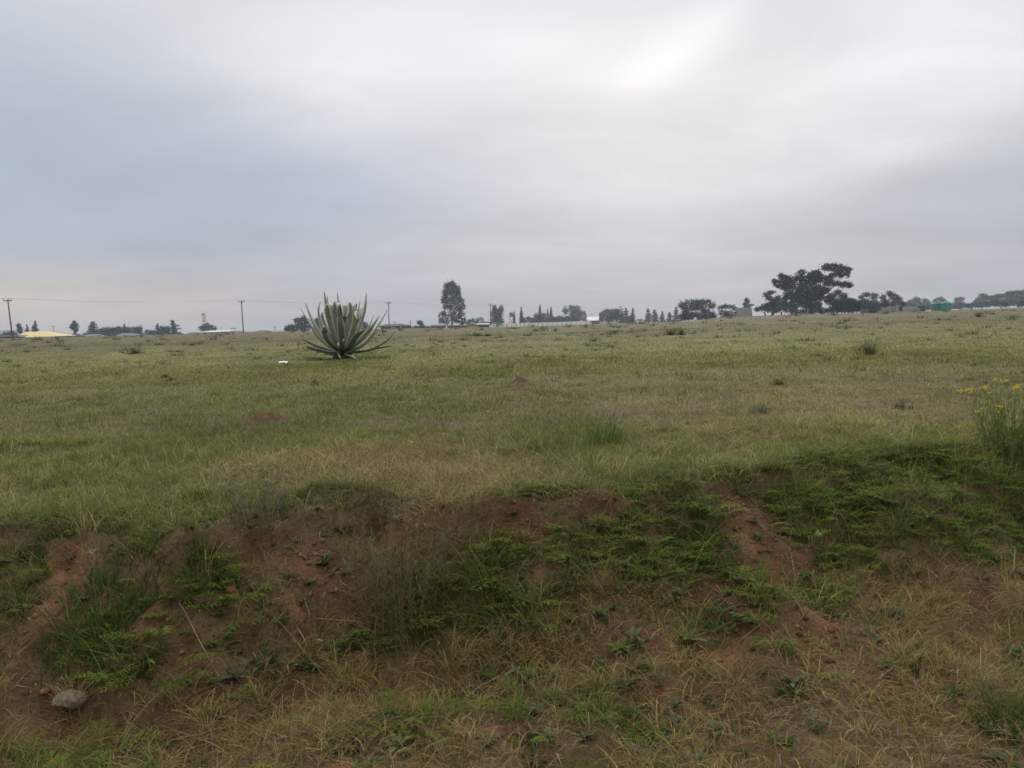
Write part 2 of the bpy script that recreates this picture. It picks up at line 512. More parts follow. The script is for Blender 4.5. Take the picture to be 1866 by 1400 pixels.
# ------------------------------------------------------------------ grass
def build_grass():
    parts = []

    def batch(n, r0, r1, dens_fall, half):
        # distances with pdf ~ 1/r beyond 6 m (even in the picture), ~ r nearer
        if dens_fall: r = r0 * (r1 / r0) ** RNG.random(n)
        else: r = np.sqrt(r0 * r0 + (r1 * r1 - r0 * r0) * RNG.random(n))
        a = RNG.uniform(-half, half, n)
        y = r; x = np.tan(a) * r
        return x, y

    def blades(x, y, K, hmul=1.0, wmul=1.0, ctr=None):
        n = len(x)
        c, soil, green, straw, bank = field_tint(x, y, None)
        clump = fbm(x * 2.2, y * 2.2, 151, 3) + .5 * fbm(x * 7, y * 7, 157, 2)
        keep = RNG.random(n) < (1 - .95 * soil) * np.clip(.8 + 1.3 * clump * (1 - sstep(14, 40, y)), .2, 1) * np.clip(1 - bank * (.25 - 1.9 * fbm(x * 1.9, y * 2.4, 181, 3)), .12, 1)
        x, y, c, soil, green, straw, bank, clump = [q[keep] for q in (x, y, c, soil, green, straw, bank, clump)]
        if ctr is not None: ctr = [q[keep] for q in ctr]
        n = len(x)
        z = terrain(x, y)
        far = np.maximum(1, y / 7.0)
        h = (.06 + .10 * RNG.random(n) ** 1.6 + .16 * np.clip(clump, 0, .4)) * (1 + .35 * green) * hmul
        h = h * (1 - .30 * sstep(.9, 1.7, rim_s(x, y))) * (1 - .30 * sstep(4.6, 7, y)) * (1 - .42 * sstep(12, 32, y)) * (1 - .55 * np.exp(-(((x + 5.0) / 2.4) ** 2 + ((y - 22.6) / 1.7) ** 2)))
        tall = RNG.random(n) < .03
        h = np.where(tall, h * 1.9, h)
        w = (.0036 + .0044 * RNG.random(n) ** 2) * far ** .9 * wmul * np.where(tall, .6, 1)
        lean = RNG.uniform(.2, 1.35, n) + .35 * straw
        # colour: pick a blade kind
        u = RNG.random(n) if ctr is None else np.clip(ctr[5] + RNG.normal(0, .14, n), 0, 1)
        col = c * 1.12
        pg = np.clip(.30 + .75 * green - .3 * straw, .06, .9); ps = np.clip(.22 + .6 * straw - .25 * green, .05, .85)
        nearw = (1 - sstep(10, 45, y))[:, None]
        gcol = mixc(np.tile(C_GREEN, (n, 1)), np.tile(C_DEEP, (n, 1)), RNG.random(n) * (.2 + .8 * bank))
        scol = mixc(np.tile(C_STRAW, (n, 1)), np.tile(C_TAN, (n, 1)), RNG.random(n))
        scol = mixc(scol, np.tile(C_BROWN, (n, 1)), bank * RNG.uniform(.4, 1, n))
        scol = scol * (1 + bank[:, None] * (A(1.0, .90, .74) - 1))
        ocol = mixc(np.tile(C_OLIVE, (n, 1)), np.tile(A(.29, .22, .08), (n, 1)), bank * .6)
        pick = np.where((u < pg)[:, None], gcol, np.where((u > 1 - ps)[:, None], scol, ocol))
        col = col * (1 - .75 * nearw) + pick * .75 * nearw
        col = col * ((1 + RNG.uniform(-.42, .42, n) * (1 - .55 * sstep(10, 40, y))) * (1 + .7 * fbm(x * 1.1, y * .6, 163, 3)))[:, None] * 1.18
        lite = (RNG.random(n) < .05 * (1 - sstep(10, 30, y)))[:, None]
        col = np.where(lite, A(.42, .37, .23) * (1 - .35 * bank[:, None]), col)
        yaw = RNG.uniform(0, 6.28, n)
        if ctr is not None:
            dx, dy = x - ctr[0], y - ctr[1]
            yaw = np.arctan2(dy, dx) + RNG.normal(0, 1.1, n)
            h = h * ctr[2]; lean = lean * ctr[3]
            col = col * ctr[4][:, None]
        root = np.stack([x, y, z - .01], 1)
        parts.append(strips(root, yaw, h, lean, w, K, col * .7, col * 1.15))

    x, y = batch(110000, 2.0, 7.5, False, 0.78); blades(x, y, 3, .62)

    def clumped(nc, per, r0, r1, rad, hm, wm, bankonly=False):
        cx, cy = batch(nc, r0, r1, False, 0.78)
        if bankonly:
            s_ = rim_s(cx, cy)
            k = (s_ > -.35) & (s_ < 1.7) & (RNG.random(nc) < .35 + 1.6 * fbm(cx * 1.6, cy * 1.6, 177, 3) + .6 * blob_sum(GREEN, cx, cy))
            cx, cy = cx[k], cy[k]; nc = len(cx)
        m = RNG.integers(per // 2, per * 3 // 2, nc); idx = np.repeat(np.arange(nc), m); n = len(idx)
        a = RNG.uniform(0, 6.28, n); rr = rad * np.repeat(RNG.uniform(.5, 1.4, nc), m) * np.sqrt(RNG.random(n))
        x = cx[idx] + np.cos(a) * rr; y = cy[idx] + np.sin(a) * rr
        blades(x, y, 4, hm, wm, [cx[idx], cy[idx], RNG.uniform(.6, 1.5, nc)[idx], RNG.uniform(.7, 1.6, nc)[idx], RNG.uniform(.75, 1.3, nc)[idx], (RNG.random(nc) * (.55 if bankonly else 1))[idx]])
    clumped(4600, 30, 2.0, 7.0, .055, .85, .85)
    clumped(1600, 20, 6.5, 12, .08, .75, .8)
    clumped(7000, 24, 2.6, 7.2, .055, .75, .9, True)
    x, y = batch(190000, 6.5, 22, True, 0.70); blades(x, y, 2, .72)
    x, y = batch(240000, 14, 60, True, 0.68); blades(x, y, 2)
    x, y = batch(110000, 50, 142, True, 0.68); blades(x, y, 1, 1.15, 1.1)
    # scattered darker and greyer tufts that break up the open field
    nc = 560
    cx, cy = batch(nc, 7, 125, True, .68)
    m = RNG.integers(12, 40, nc); idx = np.repeat(np.arange(nc), m); n = len(idx)
    sz = RNG.uniform(.06, .22, nc) * np.maximum(1, cy / 28) ** .8
    a = RNG.uniform(0, 6.28, n); rr = sz[idx] * np.abs(RNG.normal(0, .6, n))
    x = cx[idx] + np.cos(a) * rr * 1.5; y = cy[idx] + np.sin(a) * rr
    cl = np.array([(.085, .090, .042), (.13, .11, .07), (.095, .12, .045), (.17, .155, .10)])[RNG.integers(0, 4, nc)][idx] * RNG.uniform(.7, 1.3, (n, 1))
    parts.append(strips(np.stack([x, y, terrain(x, y) - .01], 1), a + RNG.normal(0, .5, n), sz[idx] * RNG.uniform(.5, 1.5, n), RNG.uniform(.3, 1.3, n),
                        .004 * np.maximum(1, y / 7), 3, cl * .8, cl * 1.1))
    V, L_, S_, C_ = join(parts)
    o = link('grass', np_mesh('grass', V, L_, S_, C_), M_GRASS)
    tag(o, kind='stuff')

    # dry matted stalks lying over the verge and bank
    parts2 = []
    x, y = batch(60000, 2.0, 6.5, False, 0.78)
    soil, green, straw, bank = masks(x, y)
    k = RNG.random(len(x)) < np.clip(.12 + .75 * straw + .15 * bank - .3 * green, .02, 1) * (1 - .72 * soil)
    x, y, bank = x[k], y[k], bank[k]; n = len(x)
    cc = mixc(np.tile(A(.44, .31, .14), (n, 1)), np.tile(A(.21, .125, .045), (n, 1)), RNG.random(n)) * RNG.uniform(.5, 1.3, n)[:, None]
    parts2.append(strips(np.stack([x, y, terrain(x, y) + RNG.uniform(.0, .05, n)], 1), RNG.uniform(0, 6.28, n), RNG.uniform(.04, .15, n),
                         RNG.uniform(.9, 1.6, n), RNG.uniform(.002, .0042, n), 3, cc * .8, cc, 'stem', RNG.uniform(.4, .75, n)))
    x, y = batch(75000, 2.0, 7.0, False, 0.78)
    soil, green, straw, bank = masks(x, y)
    k = RNG.random(len(x)) < np.clip(.10 + .5 * bank + .5 * straw - .3 * green, .02, 1) * (.35 + .65 * (fbm(x * 3, y * 3, 141, 3) > -.02)) * (1 - .1 * soil)
    x, y = x[k], y[k]; n = len(x)
    cc = mixc(np.tile(A(.36, .28, .19), (n, 1)), np.tile(A(.17, .10, .06), (n, 1)), RNG.random(n)) * RNG.uniform(.5, 1.3, n)[:, None]
    parts2.append(strips(np.stack([x, y, terrain(x, y) + RNG.uniform(.002, .02, n)], 1), RNG.uniform(0, 6.28, n), RNG.uniform(.015, .06, n),
                         RNG.uniform(1.2, 2.0, n), RNG.uniform(.002, .006, n), 2, cc, cc, 'leaf', RNG.uniform(.4, .6, n)))
    # thin upright seed stalks
    x, y = batch(9000, 2.2, 16, True, 0.72)
    soil, green, straw, bank = masks(x, y)
    k = RNG.random(len(x)) < np.clip(.25 + .5 * straw, 0, 1) * (1 - .8 * soil)
    x, y, bank = x[k], y[k], bank[k]; n = len(x)
    cc = mixc(np.tile(A(.30, .25, .13), (n, 1)), np.tile(A(.17, .15, .06), (n, 1)), RNG.random(n))
    cc = mixc(cc, cc * A(.7, .55, .45), bank * .8)
    parts2.append(strips(np.stack([x, y, terrain(x, y)], 1), RNG.uniform(0, 6.28, n), RNG.uniform(.14, .36, n), RNG.uniform(.1, .9, n),
                         RNG.uniform(.0014, .0026, n) * np.maximum(1, y / 6), 4, cc * .8, cc, 'stem', .3))
    V, L_, S_, C_ = join(parts2)
    o = link('dry_grass', np_mesh('dry_grass', V, L_, S_, C_), M_GRASS)
    tag(o, kind='stuff')

    # low leafy ground cover on the bank
    P = []; Cq = []
    n = 30000
    x, y = batch(n, 2.4, 8.5, False, 0.72)
    soil, green, straw, bank = masks(x, y)
    clump = fbm(x * 2.6, y * 2.6, 171, 3)
    gb = blob_sum(GREEN, x, y, 1.0)
    k = RNG.random(n) < np.clip(gb * 1.25 - .16 + 1.5 * clump, 0, 1) * sstep(-.9, 0.0, rim_s(x, y)) * (1 - .7 * soil)
    x, y = x[k], y[k]; n = len(x)
    z = terrain(x, y)
    # every sprig: an arched stem with small leaflets along both sides
    sprig = []
    m = 9
    yaw = RNG.uniform(0, 6.28, n); ln = RNG.uniform(.05, .17, n); rise = RNG.uniform(.25, .8, n)
    base = mixc(np.tile(A(.155, .195, .036), (n, 1)), np.tile(A(.062, .098, .020), (n, 1)), RNG.random(n) ** 1.3) * RNG.uniform(.75, 1.25, n)[:, None]
    for j in range(m):
        tj = (j + 1) / m
        for sgn in (-1, 1):
            px = x + np.cos(yaw) * ln * tj; py = y + np.sin(yaw) * ln * tj; pz = z + .015 + ln * rise * (tj - .55 * tj * tj)
            ly = yaw + sgn * RNG.uniform(.7, 1.3, n)
            lw = RNG.uniform(.005, .011, n)
            sprig.append(strips(np.stack([px, py, pz], 1), ly, ln * .30 * (1.15 - .6 * tj) * RNG.uniform(.7, 1.3, n), RNG.uniform(1.0, 1.6, n), lw, 2, base * .85, base * 1.1, 'leaf', .5,
                                RNG.uniform(-.4, .4, n)))
    n = 3800
    x, y = batch(n, 2.3, 7.5, False, .74)
    soil, green, straw, bank = masks(x, y)
    k = RNG.random(n) < np.clip(.12 + .7 * bank + .5 * green, 0, 1) * (1 - .4 * soil) * (fbm(x * 2.1, y * 2.1, 191, 3) > -.08)
    x, y, bank = x[k], y[k], bank[k]; n = len(x); z = terrain(x, y)
    sz = RNG.uniform(.018, .07, n) * (.6 + .4 * bank)
    tone = mixc(np.tile(A(.10, .15, .035), (n, 1)), np.tile(A(.15, .165, .085), (n, 1)), RNG.random(n)) * RNG.uniform(.6, 1.2, n)[:, None]
    wd = RNG.uniform(.18, .5, n)
    for j in range(8):
        sprig.append(strips(np.stack([x, y, z + .003], 1), j * .785 + RNG.uniform(-.4, .4, n), sz * RNG.uniform(.6, 1.2, n), RNG.uniform(.5, 1.5, n), sz * wd, 3, tone * .85, tone * 1.1, 'leaf', .45, RNG.uniform(-.3, .3, n)))
    V, L_, S_, C_ = join(sprig)
    o = link('weeds', np_mesh('weeds', V, L_, S_, C_), M_WEED)
    tag(o, kind='stuff')
    # little clods and grit on the bare soil
    n = 42000
    x, y = batch(n, 2.2, 7.5, False, 0.72)
    soil, green, straw, bank = masks(x, y)
    k = RNG.random(n) < soil * .8
    x, y = x[k], y[k]; n = len(x)
    s = .003 + .020 * RNG.random(n) ** 3.0
    z = terrain(x, y)
    ico = np.array([(1, 0, 0), (-1, 0, 0), (0, 1, 0), (0, -1, 0), (0, 0, .8), (0, 0, -.8)], float)
    tri = np.array([(0, 2, 4), (2, 1, 4), (1, 3, 4), (3, 0, 4), (2, 0, 5), (1, 2, 5), (3, 1, 5), (0, 3, 5)])
    V = (ico[None] * RNG.uniform(.6, 1.3, (n, 6, 1))) * s[:, None, None] + np.stack([x, y, z], 1)[:, None, :]
    loops = (tri.ravel()[None] + (np.arange(n) * 6)[:, None]).ravel()
    cc = A(.14, .078, .042) * RNG.uniform(.45, 1.6, (n, 1)) * (1 + RNG.uniform(-.12, .12, (n, 3)))
    o = link('soil_clods', np_mesh('soil_clods', V.reshape(-1, 3), loops, np.arange(n * 8) * 3, np.repeat(cc, 6, 0), True), mat_attr('clod_soil', .95, 0, .2, 60, .1))
    tag(o, kind='stuff')


build_grass()


# ------------------------------------------------------------------ agave
AD = 23.6


def build_agave():
    bx, by = 860, 1110
    cp = lambda c, r, o=0.0: at(520 + c / 8.236, 510 + r / 8.236, AD + o)
    base = cp(bx, by)
    rx, ry = base.x, base.y
    root = thing('agave_plant', (rx, ry, zt(rx, ry) - .03), 'huge grey green agave with cream striped leaves standing alone in the field', 'agave')
    R0 = Vector(root.location)
    W = 1.42 / 8.236 * AD / F
    cream, blue, dark, brown = A(.56, .54, .39), A(.215, .25, .21), A(.105, .135, .105), A(.16, .115, .06)  # dark has underside shade put into the leaf green; dead leaves share it

    def leaf(pts, width, tint='blue', label=None, flip=1, edge=1.0, name='leaf', blunt=0.0):
        P = [cp(*p) - R0 for p in pts]
        # start inside the heart of the plant
        n = 22
        Q = []
        # Catmull-Rom through the points
        PP = [P[0] * 2 - P[1]] + P + [P[-1] * 2 - P[-2]]
        seg = len(P) - 1
        for i in range(n):
            s = i / (n - 1) * seg; k = min(int(s), seg - 1); t = s - k
            p0, p1, p2, p3 = PP[k], PP[k + 1], PP[k + 2], PP[k + 3]
            Q.append(.5 * ((2 * p1) + (p2 - p0) * t + (2 * p0 - 5 * p1 + 4 * p2 - p3) * t * t + (-p0 + 3 * p1 - 3 * p2 + p3) * t ** 3))
        lens = [0.0]
        for i in range(1, n): lens.append(lens[-1] + (Q[i] - Q[i - 1]).length)
        mid = Q[n // 2]
        rad = Vector((mid.x, mid.y, 0))
        if rad.length < .05: rad = Vector((0.01, -.1, 0))
        rad.normalize()
        Tn = (Q[1] - Q[0]).normalized()
        Nn = (Vector((0, 0, 1)) * .5 - rad); Nn = (Nn - Tn * Nn.dot(Tn)).normalized() * flip
        us = [-1, -.80, -.70, -.35, 0, .35, .70, .80, 1]
        V = []; Cc = []
        main = {'blue': blue, 'dark': dark, 'brown': brown}[tint]
        rnd = random.uniform(.85, 1.15)
        for i in range(n):
            T2 = (Q[min(i + 1, n - 1)] - Q[max(i - 1, 0)]).normalized()
            Nn = (Nn - T2 * Nn.dot(T2)).normalized()
            B = T2.cross(Nn)
            t = lens[i] / lens[-1]
            if t < .5: w = .72 + .28 * math.sin(t * math.pi)
            else: w = max(.015, 1 - ((t - .5) / .5) ** (1.7 + 5 * blunt))
            hw = width * W * .5 * w
            chan = .45 * (1 - .35 * t)
            th = (.10 * (1 - t) + .02) * width * W + .003
            # the heart of each leaf: dull towards base, brown at the very tip
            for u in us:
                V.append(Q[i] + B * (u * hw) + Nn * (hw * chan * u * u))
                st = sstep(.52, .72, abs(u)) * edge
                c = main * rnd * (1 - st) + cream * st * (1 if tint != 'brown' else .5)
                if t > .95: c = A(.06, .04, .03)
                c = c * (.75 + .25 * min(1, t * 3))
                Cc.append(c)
            for u in us[-2:0:-1]:
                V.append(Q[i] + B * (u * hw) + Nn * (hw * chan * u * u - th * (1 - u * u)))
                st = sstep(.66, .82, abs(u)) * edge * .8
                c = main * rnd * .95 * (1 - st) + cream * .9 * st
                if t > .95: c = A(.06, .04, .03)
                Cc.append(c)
        m = 2 * len(us) - 2
        loops = []; starts = []
        for i in range(n - 1):
            for k in range(m):
                k2 = (k + 1) % m
                starts.append(len(loops)); loops += [i * m + k, i * m + k2, (i + 1) * m + k2, (i + 1) * m + k]
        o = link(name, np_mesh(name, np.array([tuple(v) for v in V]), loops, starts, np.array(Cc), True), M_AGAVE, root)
        if label: o['label'] = label
        return o

    H = (bx, by)
    # upright back leaves
    leaf([(800, 1080, .25), (700, 760, .6), (620, 420, .75), (578, 165, .8)], 78)
    leaf([(820, 1080, .2), (720, 700, .7), (645, 400, .9), (624, 228, .95)], 44)
    leaf([(850, 1080, .3), (830, 700, .8), (803, 390, 1.0), (773, 178, 1.1)], 58)
    leaf([(905, 1080, .2), (1090, 780, .4), (1195, 470, .55), (1218, 200, .6)], 98)
    leaf([(890, 1080, .3), (1040, 760, .8), (1096, 480, 1.0), (1115, 318, 1.05)], 48)
    leaf([(790, 1080, .1), (560, 900, .2), (395, 610, .3), (296, 342, .35)], 78)
    leaf([(780, 1090, -.1), (520, 900, -.15), (340, 640, -.2), (233, 428, -.2)], 88)
    leaf([(800, 1070, .3), (590, 830, .7), (495, 500, .9), (530, 315, .95)], 48)
    # folded leaves round the crown: rise, bend over and hang
    for a in ([(830, 1090, -.1), (735, 900, -.3), (655, 620, -.42), (628, 455, -.5), (650, 425, -.62), (672, 500, -.72), (684, 600, -.74)],
              [(845, 1080, .0), (790, 850, -.1), (740, 600, -.1), (728, 420, -.15), (748, 385, -.28), (768, 440, -.38), (775, 560, -.4)],
              [(870, 1080, .0), (872, 820, -.15), (866, 600, -.2), (872, 425, -.25), (890, 390, -.36), (899, 470, -.45), (895, 620, -.47)],
              [(890, 1080, .1), (965, 830, .0), (992, 600, -.05), (985, 415, -.1), (966, 380, -.25), (952, 450, -.36), (952, 560, -.38)],
              [(890, 1090, -.1), (985, 900, -.3), (1050, 680, -.45), (1078, 515, -.5), (1086, 483, -.62), (1092, 540, -.72), (1090, 640, -.74)]):
        leaf(a, 92, 'blue', 'leaf bent over near its top', blunt=.7)
    for a, wd in (([(800, 1080, .1), (700, 820, .15), (610, 560, .1), (588, 445, .05), (605, 430, -.1), (622, 500, -.2)], 66),
                  ([(800, 1080, .2), (660, 830, .3), (560, 600, .3), (540, 520, .25), (552, 505, .1), (562, 580, .0)], 50),
                  ([(840, 1080, .3), (760, 750, .5), (690, 470, .55), (682, 395, .6), (700, 382, .75), (715, 440, .85)], 74),
                  ([(860, 1080, .3), (850, 750, .5), (828, 460, .6), (825, 385, .65), (845, 376, .8), (860, 440, .9)], 84),
                  ([(880, 1080, .3), (950, 780, .5), (1015, 480, .55), (1028, 392, .6), (1048, 384, .75), (1062, 450, .85)], 76),
                  ([(870, 1080, .3), (905, 780, .5), (930, 560, .6), (935, 460, .65), (948, 450, .8), (955, 520, .9)], 40)):
        leaf(a, wd * 1.1, 'blue', 'leaf bent over near its top', blunt=.7)
    leaf([(860, 1090, -.2), (850, 900, -.35), (825, 640, -.5), (790, 395, -.4)], 84, 'dark', 'leaf with shade painted in dark green, standing in front of the others')
    leaf([(900, 1090, .1), (1000, 930, .1), (1075, 780, .1), (1112, 618, .1)], 46, 'dark')
    # right fan
    leaf([(905, 1090, .1), (1180, 960, .2), (1390, 700, .3), (1533, 450, .35)], 92)
    leaf([(900, 1090, -.15), (1090, 960, -.3), (1290, 740, -.4), (1415, 535, -.42)], 92)
    leaf([(890, 1080, .25), (1130, 880, .5), (1262, 700, .65), (1325, 530, .7)], 46)
    leaf([(890, 1095, -.3), (990, 980, -.6), (1075, 850, -.75), (1195, 752, -.8)], 84, 'dark', 'dark leaf cut short at its end', edge=.4, blunt=.3)
    leaf([(910, 1090, .0), (1150, 1010, .05), (1330, 830, .1), (1450, 660, .1)], 60)
    # left, hooked and low
    leaf([(830, 1095, -.3), (700, 1000, -.6), (600, 870, -.75), (575, 790, -.8), (600, 742, -.9), (632, 800, -.95)], 80, 'dark', 'dark leaf with a hooked broken tip', edge=.4, blunt=.6)
    leaf([(830, 1100, -.2), (640, 1060, -.3), (430, 990, -.45), (330, 935, -.5), (275, 905, -.52), (244, 908, -.55)], 74, 'blue', blunt=.5)
    leaf([(830, 1110, -.3), (640, 1100, -.55), (430, 1055, -.75), (340, 1015, -.8), (300, 1000, -.82)], 80, 'dark', edge=.55, blunt=.5)
    leaf([(700, 1130, -.5), (560, 1090, -.8), (480, 1095, -.9), (430, 1160, -.98)], 50, 'dark', 'dead drooping leaf', edge=0)
    leaf([(560, 1195, -.5), (420, 1180, -.8), (290, 1155, -.85), (240, 1142, -.86), (205, 1150, -.88)], 34, 'brown', 'dead brown leaf on the ground', edge=.2)
    # right, low and withered
    leaf([(890, 1105, .0), (1180, 1075, .1), (1380, 1010, .15), (1550, 900, .18), (1640, 772, .2)], 60, 'brown', 'withered brown leaf', edge=.55, blunt=.25)
    leaf([(890, 1110, -.2), (1160, 1085, -.35), (1350, 1040, -.45), (1560, 1005, -.5), (1612, 1010, -.52), (1614, 1042, -.53)], 52, 'brown', 'withered brown leaf', edge=.5, blunt=.4)
    leaf([(880, 1110, -.4), (1050, 1085, -.7), (1210, 1075, -.8), (1330, 1105, -.85), (1332, 1135, -.86)], 52, 'dark', edge=.2)
    leaf([(900, 1120, -.5), (980, 1150, -.85), (1085, 1200, -1.0)], 48, 'blue', 'pale leaf lying on the grass')
    leaf([(780, 1100, -.5), (800, 1150, -.8), (832, 1185, -.95)], 46, 'blue')
    leaf([(760, 1110, -.4), (680, 1120, -.7), (560, 1120, -.8)], 60, 'dark', edge=.3)
    leaf([(930, 1100, -.4), (1010, 1090, -.7), (1085, 1140, -.85)], 60, 'dark', edge=.2)
    # stump of a cut leaf in front, and fallen curled strips
    st = MB()
    st.tube([cp(855, 1120, -.5) - R0, cp(842, 1020, -.6) - R0, cp(835, 905, -.66) - R0], [.055, .05, .035], 10)
    st.build('leaf_stump', mat('dead_leaf_stump', (.05, .032, .025), .9, .3, 20), root)
    cs = MB()
    cs.tube([cp(862, 935, -.66) - R0, cp(876, 895, -.7) - R0], [.022, .018], 8)
    cs.build('leaf_stump', mat('pale_cut_leaf', (.42, .40, .27), .7, .15, 20), root)
    cs = MB()
    cs.tube([cp(808, 1010, -.6) - R0, cp(790, 960, -.68) - R0], [.04, .03], 8)
    cs.build('leaf_stump', mat('pale_cut_leaf', (.42, .40, .27), .7, .15, 20), root)
    M_DRY = mat('dry_leaf_strip', (.16, .11, .07), .85, .3, 20)
    for pts in ([(205, 915, -.2), (196, 960, -.2), (190, 1030, -.2), (160, 1060, -.2), (110, 1050, -.2)], [(1400, 690, .1), (1446, 712, .1), (1460, 790, .1), (1490, 845, .1)],
                [(1135, 470, .3), (1100, 450, .3), (1050, 455, .2), (1045, 470, .2)], [(1150, 430, .2), (1125, 480, .2), (1130, 560, .2), (1112, 600, .1)]):
        d = MB(); d.tube([cp(*p) - R0 for p in pts], [.012, .016, .014, .012, .006][:len(pts)], 6)
        d.build('dry_strip', M_DRY, root)
    core = MB()
    core.lathe([(.0, -.1), (.33, -.08), (.30, .08), (.18, .28), (.05, .42), (0, .44)], 20)
    core.build('stem', mat('agave_stem', (.07, .075, .05), .9, .3, 12), root)
    return root


build_agave()


# ------------------------------------------------------------------ trees
def crown_mesh(name, lobes, size, col, k=2.4, gap=.0, hollow=.35):
    """lobes: (cx, cz, rx, rz, cy, ry) in metres relative to the root"""
    Ps = []; Cs = []
    for cx, cz, rx, rz, cy, ry in lobes:
        n = int(max(14, math.pi * rx * rz / (size * size) * k * 2.2))
        d = RNG.normal(size=(n, 3)); d /= np.linalg.norm(d, axis=1)[:, None]
        r = hollow + (1 - hollow) * RNG.random(n) ** .55
        r = r * (1 + .22 * RNG.normal(size=n)) * (1 + .55 * fbm(d[:, 0] * 2.3 + cx, d[:, 2] * 2.3 + cz + d[:, 1] * 1.3, 205, 3))
        p = d * r[:, None] * A(rx, ry, rz) + A(cx, cy, cz)
        if gap > 0:
            nz = fbm(p[:, 0] / (size * 5) + p[:, 1] * .3, p[:, 2] / (size * 4), 201, 3)
            p = p[nz > -.35 + gap]
        tone = random.uniform(.85, 1.15)
        c = np.tile(A(*col), (len(p), 1)) * A(.98, 1.12, 1.08) * RNG.uniform(.5, 1.5, (len(p), 1)) * tone
        Ps.append(p); Cs.append(c)
    P = np.concatenate(Ps); Cc = np.concatenate(Cs)
    return np_mesh(name, *quads(P, size, Cc))


def tree(name, label, cat, D, base, lobes, col, trunk=0.25, size=None, k=2.4, gap=.12, group=None, limbs=True, bark=None, tops=None, dscale=.8, depth_jit=.35):
    """base (px,py) and lobes (px,py,rx,ry) are read off the photo; D is the distance in metres"""
    b = at(base[0], base[1], D)
    gz = zt(b.x, b.y)
    root = thing(name, (b.x, D, gz), label, cat, group)
    m = D / F
    size = size or max(.16, m * 1.35)
    L_ = []
    for lx, ly, rx, ry in lobes:
        p = at(lx, ly, D)
        cy = random.uniform(-depth_jit, depth_jit) * rx * m
        L_.append((p.x - b.x, p.z - gz, rx * m, ry * m, cy, max(rx, ry) * m * dscale))
    me = crown_mesh('crown', L_, size, col, k, gap)
    link('crown', me, M_TREE, root)
    t = MB()
    top = max(L_, key=lambda q: q[1])
    if limbs:
        zc = sum(q[1] for q in L_) / len(L_)
        fx = sum(q[0] for q in L_) / len(L_)
        fork = Vector((fx * .35, 0, max(.4, zc * .45)))
        t.tube([(0, 0, -.4), (fx * .08, 0, fork.z * .5), tuple(fork)], [trunk * 1.35, trunk, trunk * .85], 8)
        for q in L_:
            e = Vector((q[0], q[4], q[1] + .2 * q[3]))
            midp = fork.lerp(e, .5) + Vector((0, 0, -.08 * (e - fork).length))
            t.tube([tuple(fork), tuple(midp), tuple(e)], [trunk * .34, trunk * .2, trunk * .06], 5)
    else:
        t.tube([(0, 0, -.4), (top[0] * .4, 0, top[1] * .5), (top[0], 0, top[1])], [trunk * 1.2, trunk * .8, trunk * .15], 8)
    t.build('trunk', bark or M_BARK, root)
    return root


def conifer_lobes(px, y0, y1, hw, tiers=6, bare=0.0, tip=.18):
    out = []
    H = y1 - y0
    for i in range(tiers):
        f = i / (tiers - 1)
        y = y0 + H * (0.06 + .9 * f)
        r = hw * (tip + (1 - tip) * f) * random.uniform(.85, 1.1)
        out.append((px + random.uniform(-.08, .08) * hw, y, r, H / tiers * .55))
        if r > 3:
            s = random.choice((-1, 1)); out.append((px + s * r * .55, y + random.uniform(-1, 1), r * .55, H / tiers * .4))
    return out


def spire_lobes(px, y0, y1, hw):
    out = []
    n = 6
    for i in range(n):
        f = i / (n - 1)
        out.append((px, y0 + (y1 - y0) * (.07 + .86 * f), hw * (.28 + .72 * min(1, f * 1.5)), (y1 - y0) / n * .85))
    return out


T_L = (.050, .062, .066)     # distant, haze blue mixed into the leaf colour
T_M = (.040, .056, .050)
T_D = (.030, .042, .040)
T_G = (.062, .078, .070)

# ---- far left
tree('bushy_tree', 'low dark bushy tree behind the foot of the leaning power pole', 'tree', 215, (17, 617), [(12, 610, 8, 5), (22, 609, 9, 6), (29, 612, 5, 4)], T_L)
tree('cypress_tree', 'thick rounded dark cypress next to the yellow roof', 'tree', 235, (36, 618), [(35, 594, 4, 5), (36, 601, 5, 7), (36, 609, 5, 7)], (.047, .05, .055), k=3, gap=0, limbs=False)
tree('conifer_tree', 'small pointed conifer just behind the ridge of the yellow roof', 'conifer', 245, (49, 618), conifer_lobes(49, 592, 611, 7), T_L, k=3, gap=.05, limbs=False)
tree('conifer_tree', 'taller ragged conifer rising above the yellow roof', 'conifer', 240, (64, 618), conifer_lobes(63.5, 585, 611, 9, 7), T_L, k=3, gap=.05, limbs=False)
tree('conifer_tree', 'round topped conifer on a bare trunk standing apart beyond the yellow roofed house', 'conifer', 225, (137, 617),
     [(135, 587, 3, 3), (135, 591, 6, 3), (135, 595, 8, 2.2), (136, 599, 7, 2.4), (135, 597, 9, 1.6), (137, 602, 6, 2), (137, 605, 3, 2), (134, 593, 8.5, 1.4)], T_D, .3, k=3, gap=.05, limbs=False)
tree('bush', 'low dark bush at the foot of the bare trunked conifer', 'bush', 225, (139, 617), [(134, 611, 4, 4), (141, 612, 6, 4)], T_L)
tree('bush', 'small round bush beyond the yellow roofed house', 'bush', 260, (106, 617), [(106, 611, 6, 5), (98, 612, 5, 3)], T_G)
tree('conifer_tree', 'broad dark conifer at the near end of the dark tree clump', 'conifer', 235, (169, 617), conifer_lobes(169, 587, 613, 14, 7, tip=.3), (.033, .047, .055), .3, k=3.2, gap=.02, limbs=False)
tree('broadleaf_tree', 'flat topped tree joined onto the broad dark conifer', 'tree', 240, (190, 617), [(186, 605, 9, 8), (197, 606, 9, 8), (191, 601, 8, 4), (158, 611, 9, 5)], (.044, .062, .068), .3, k=3)
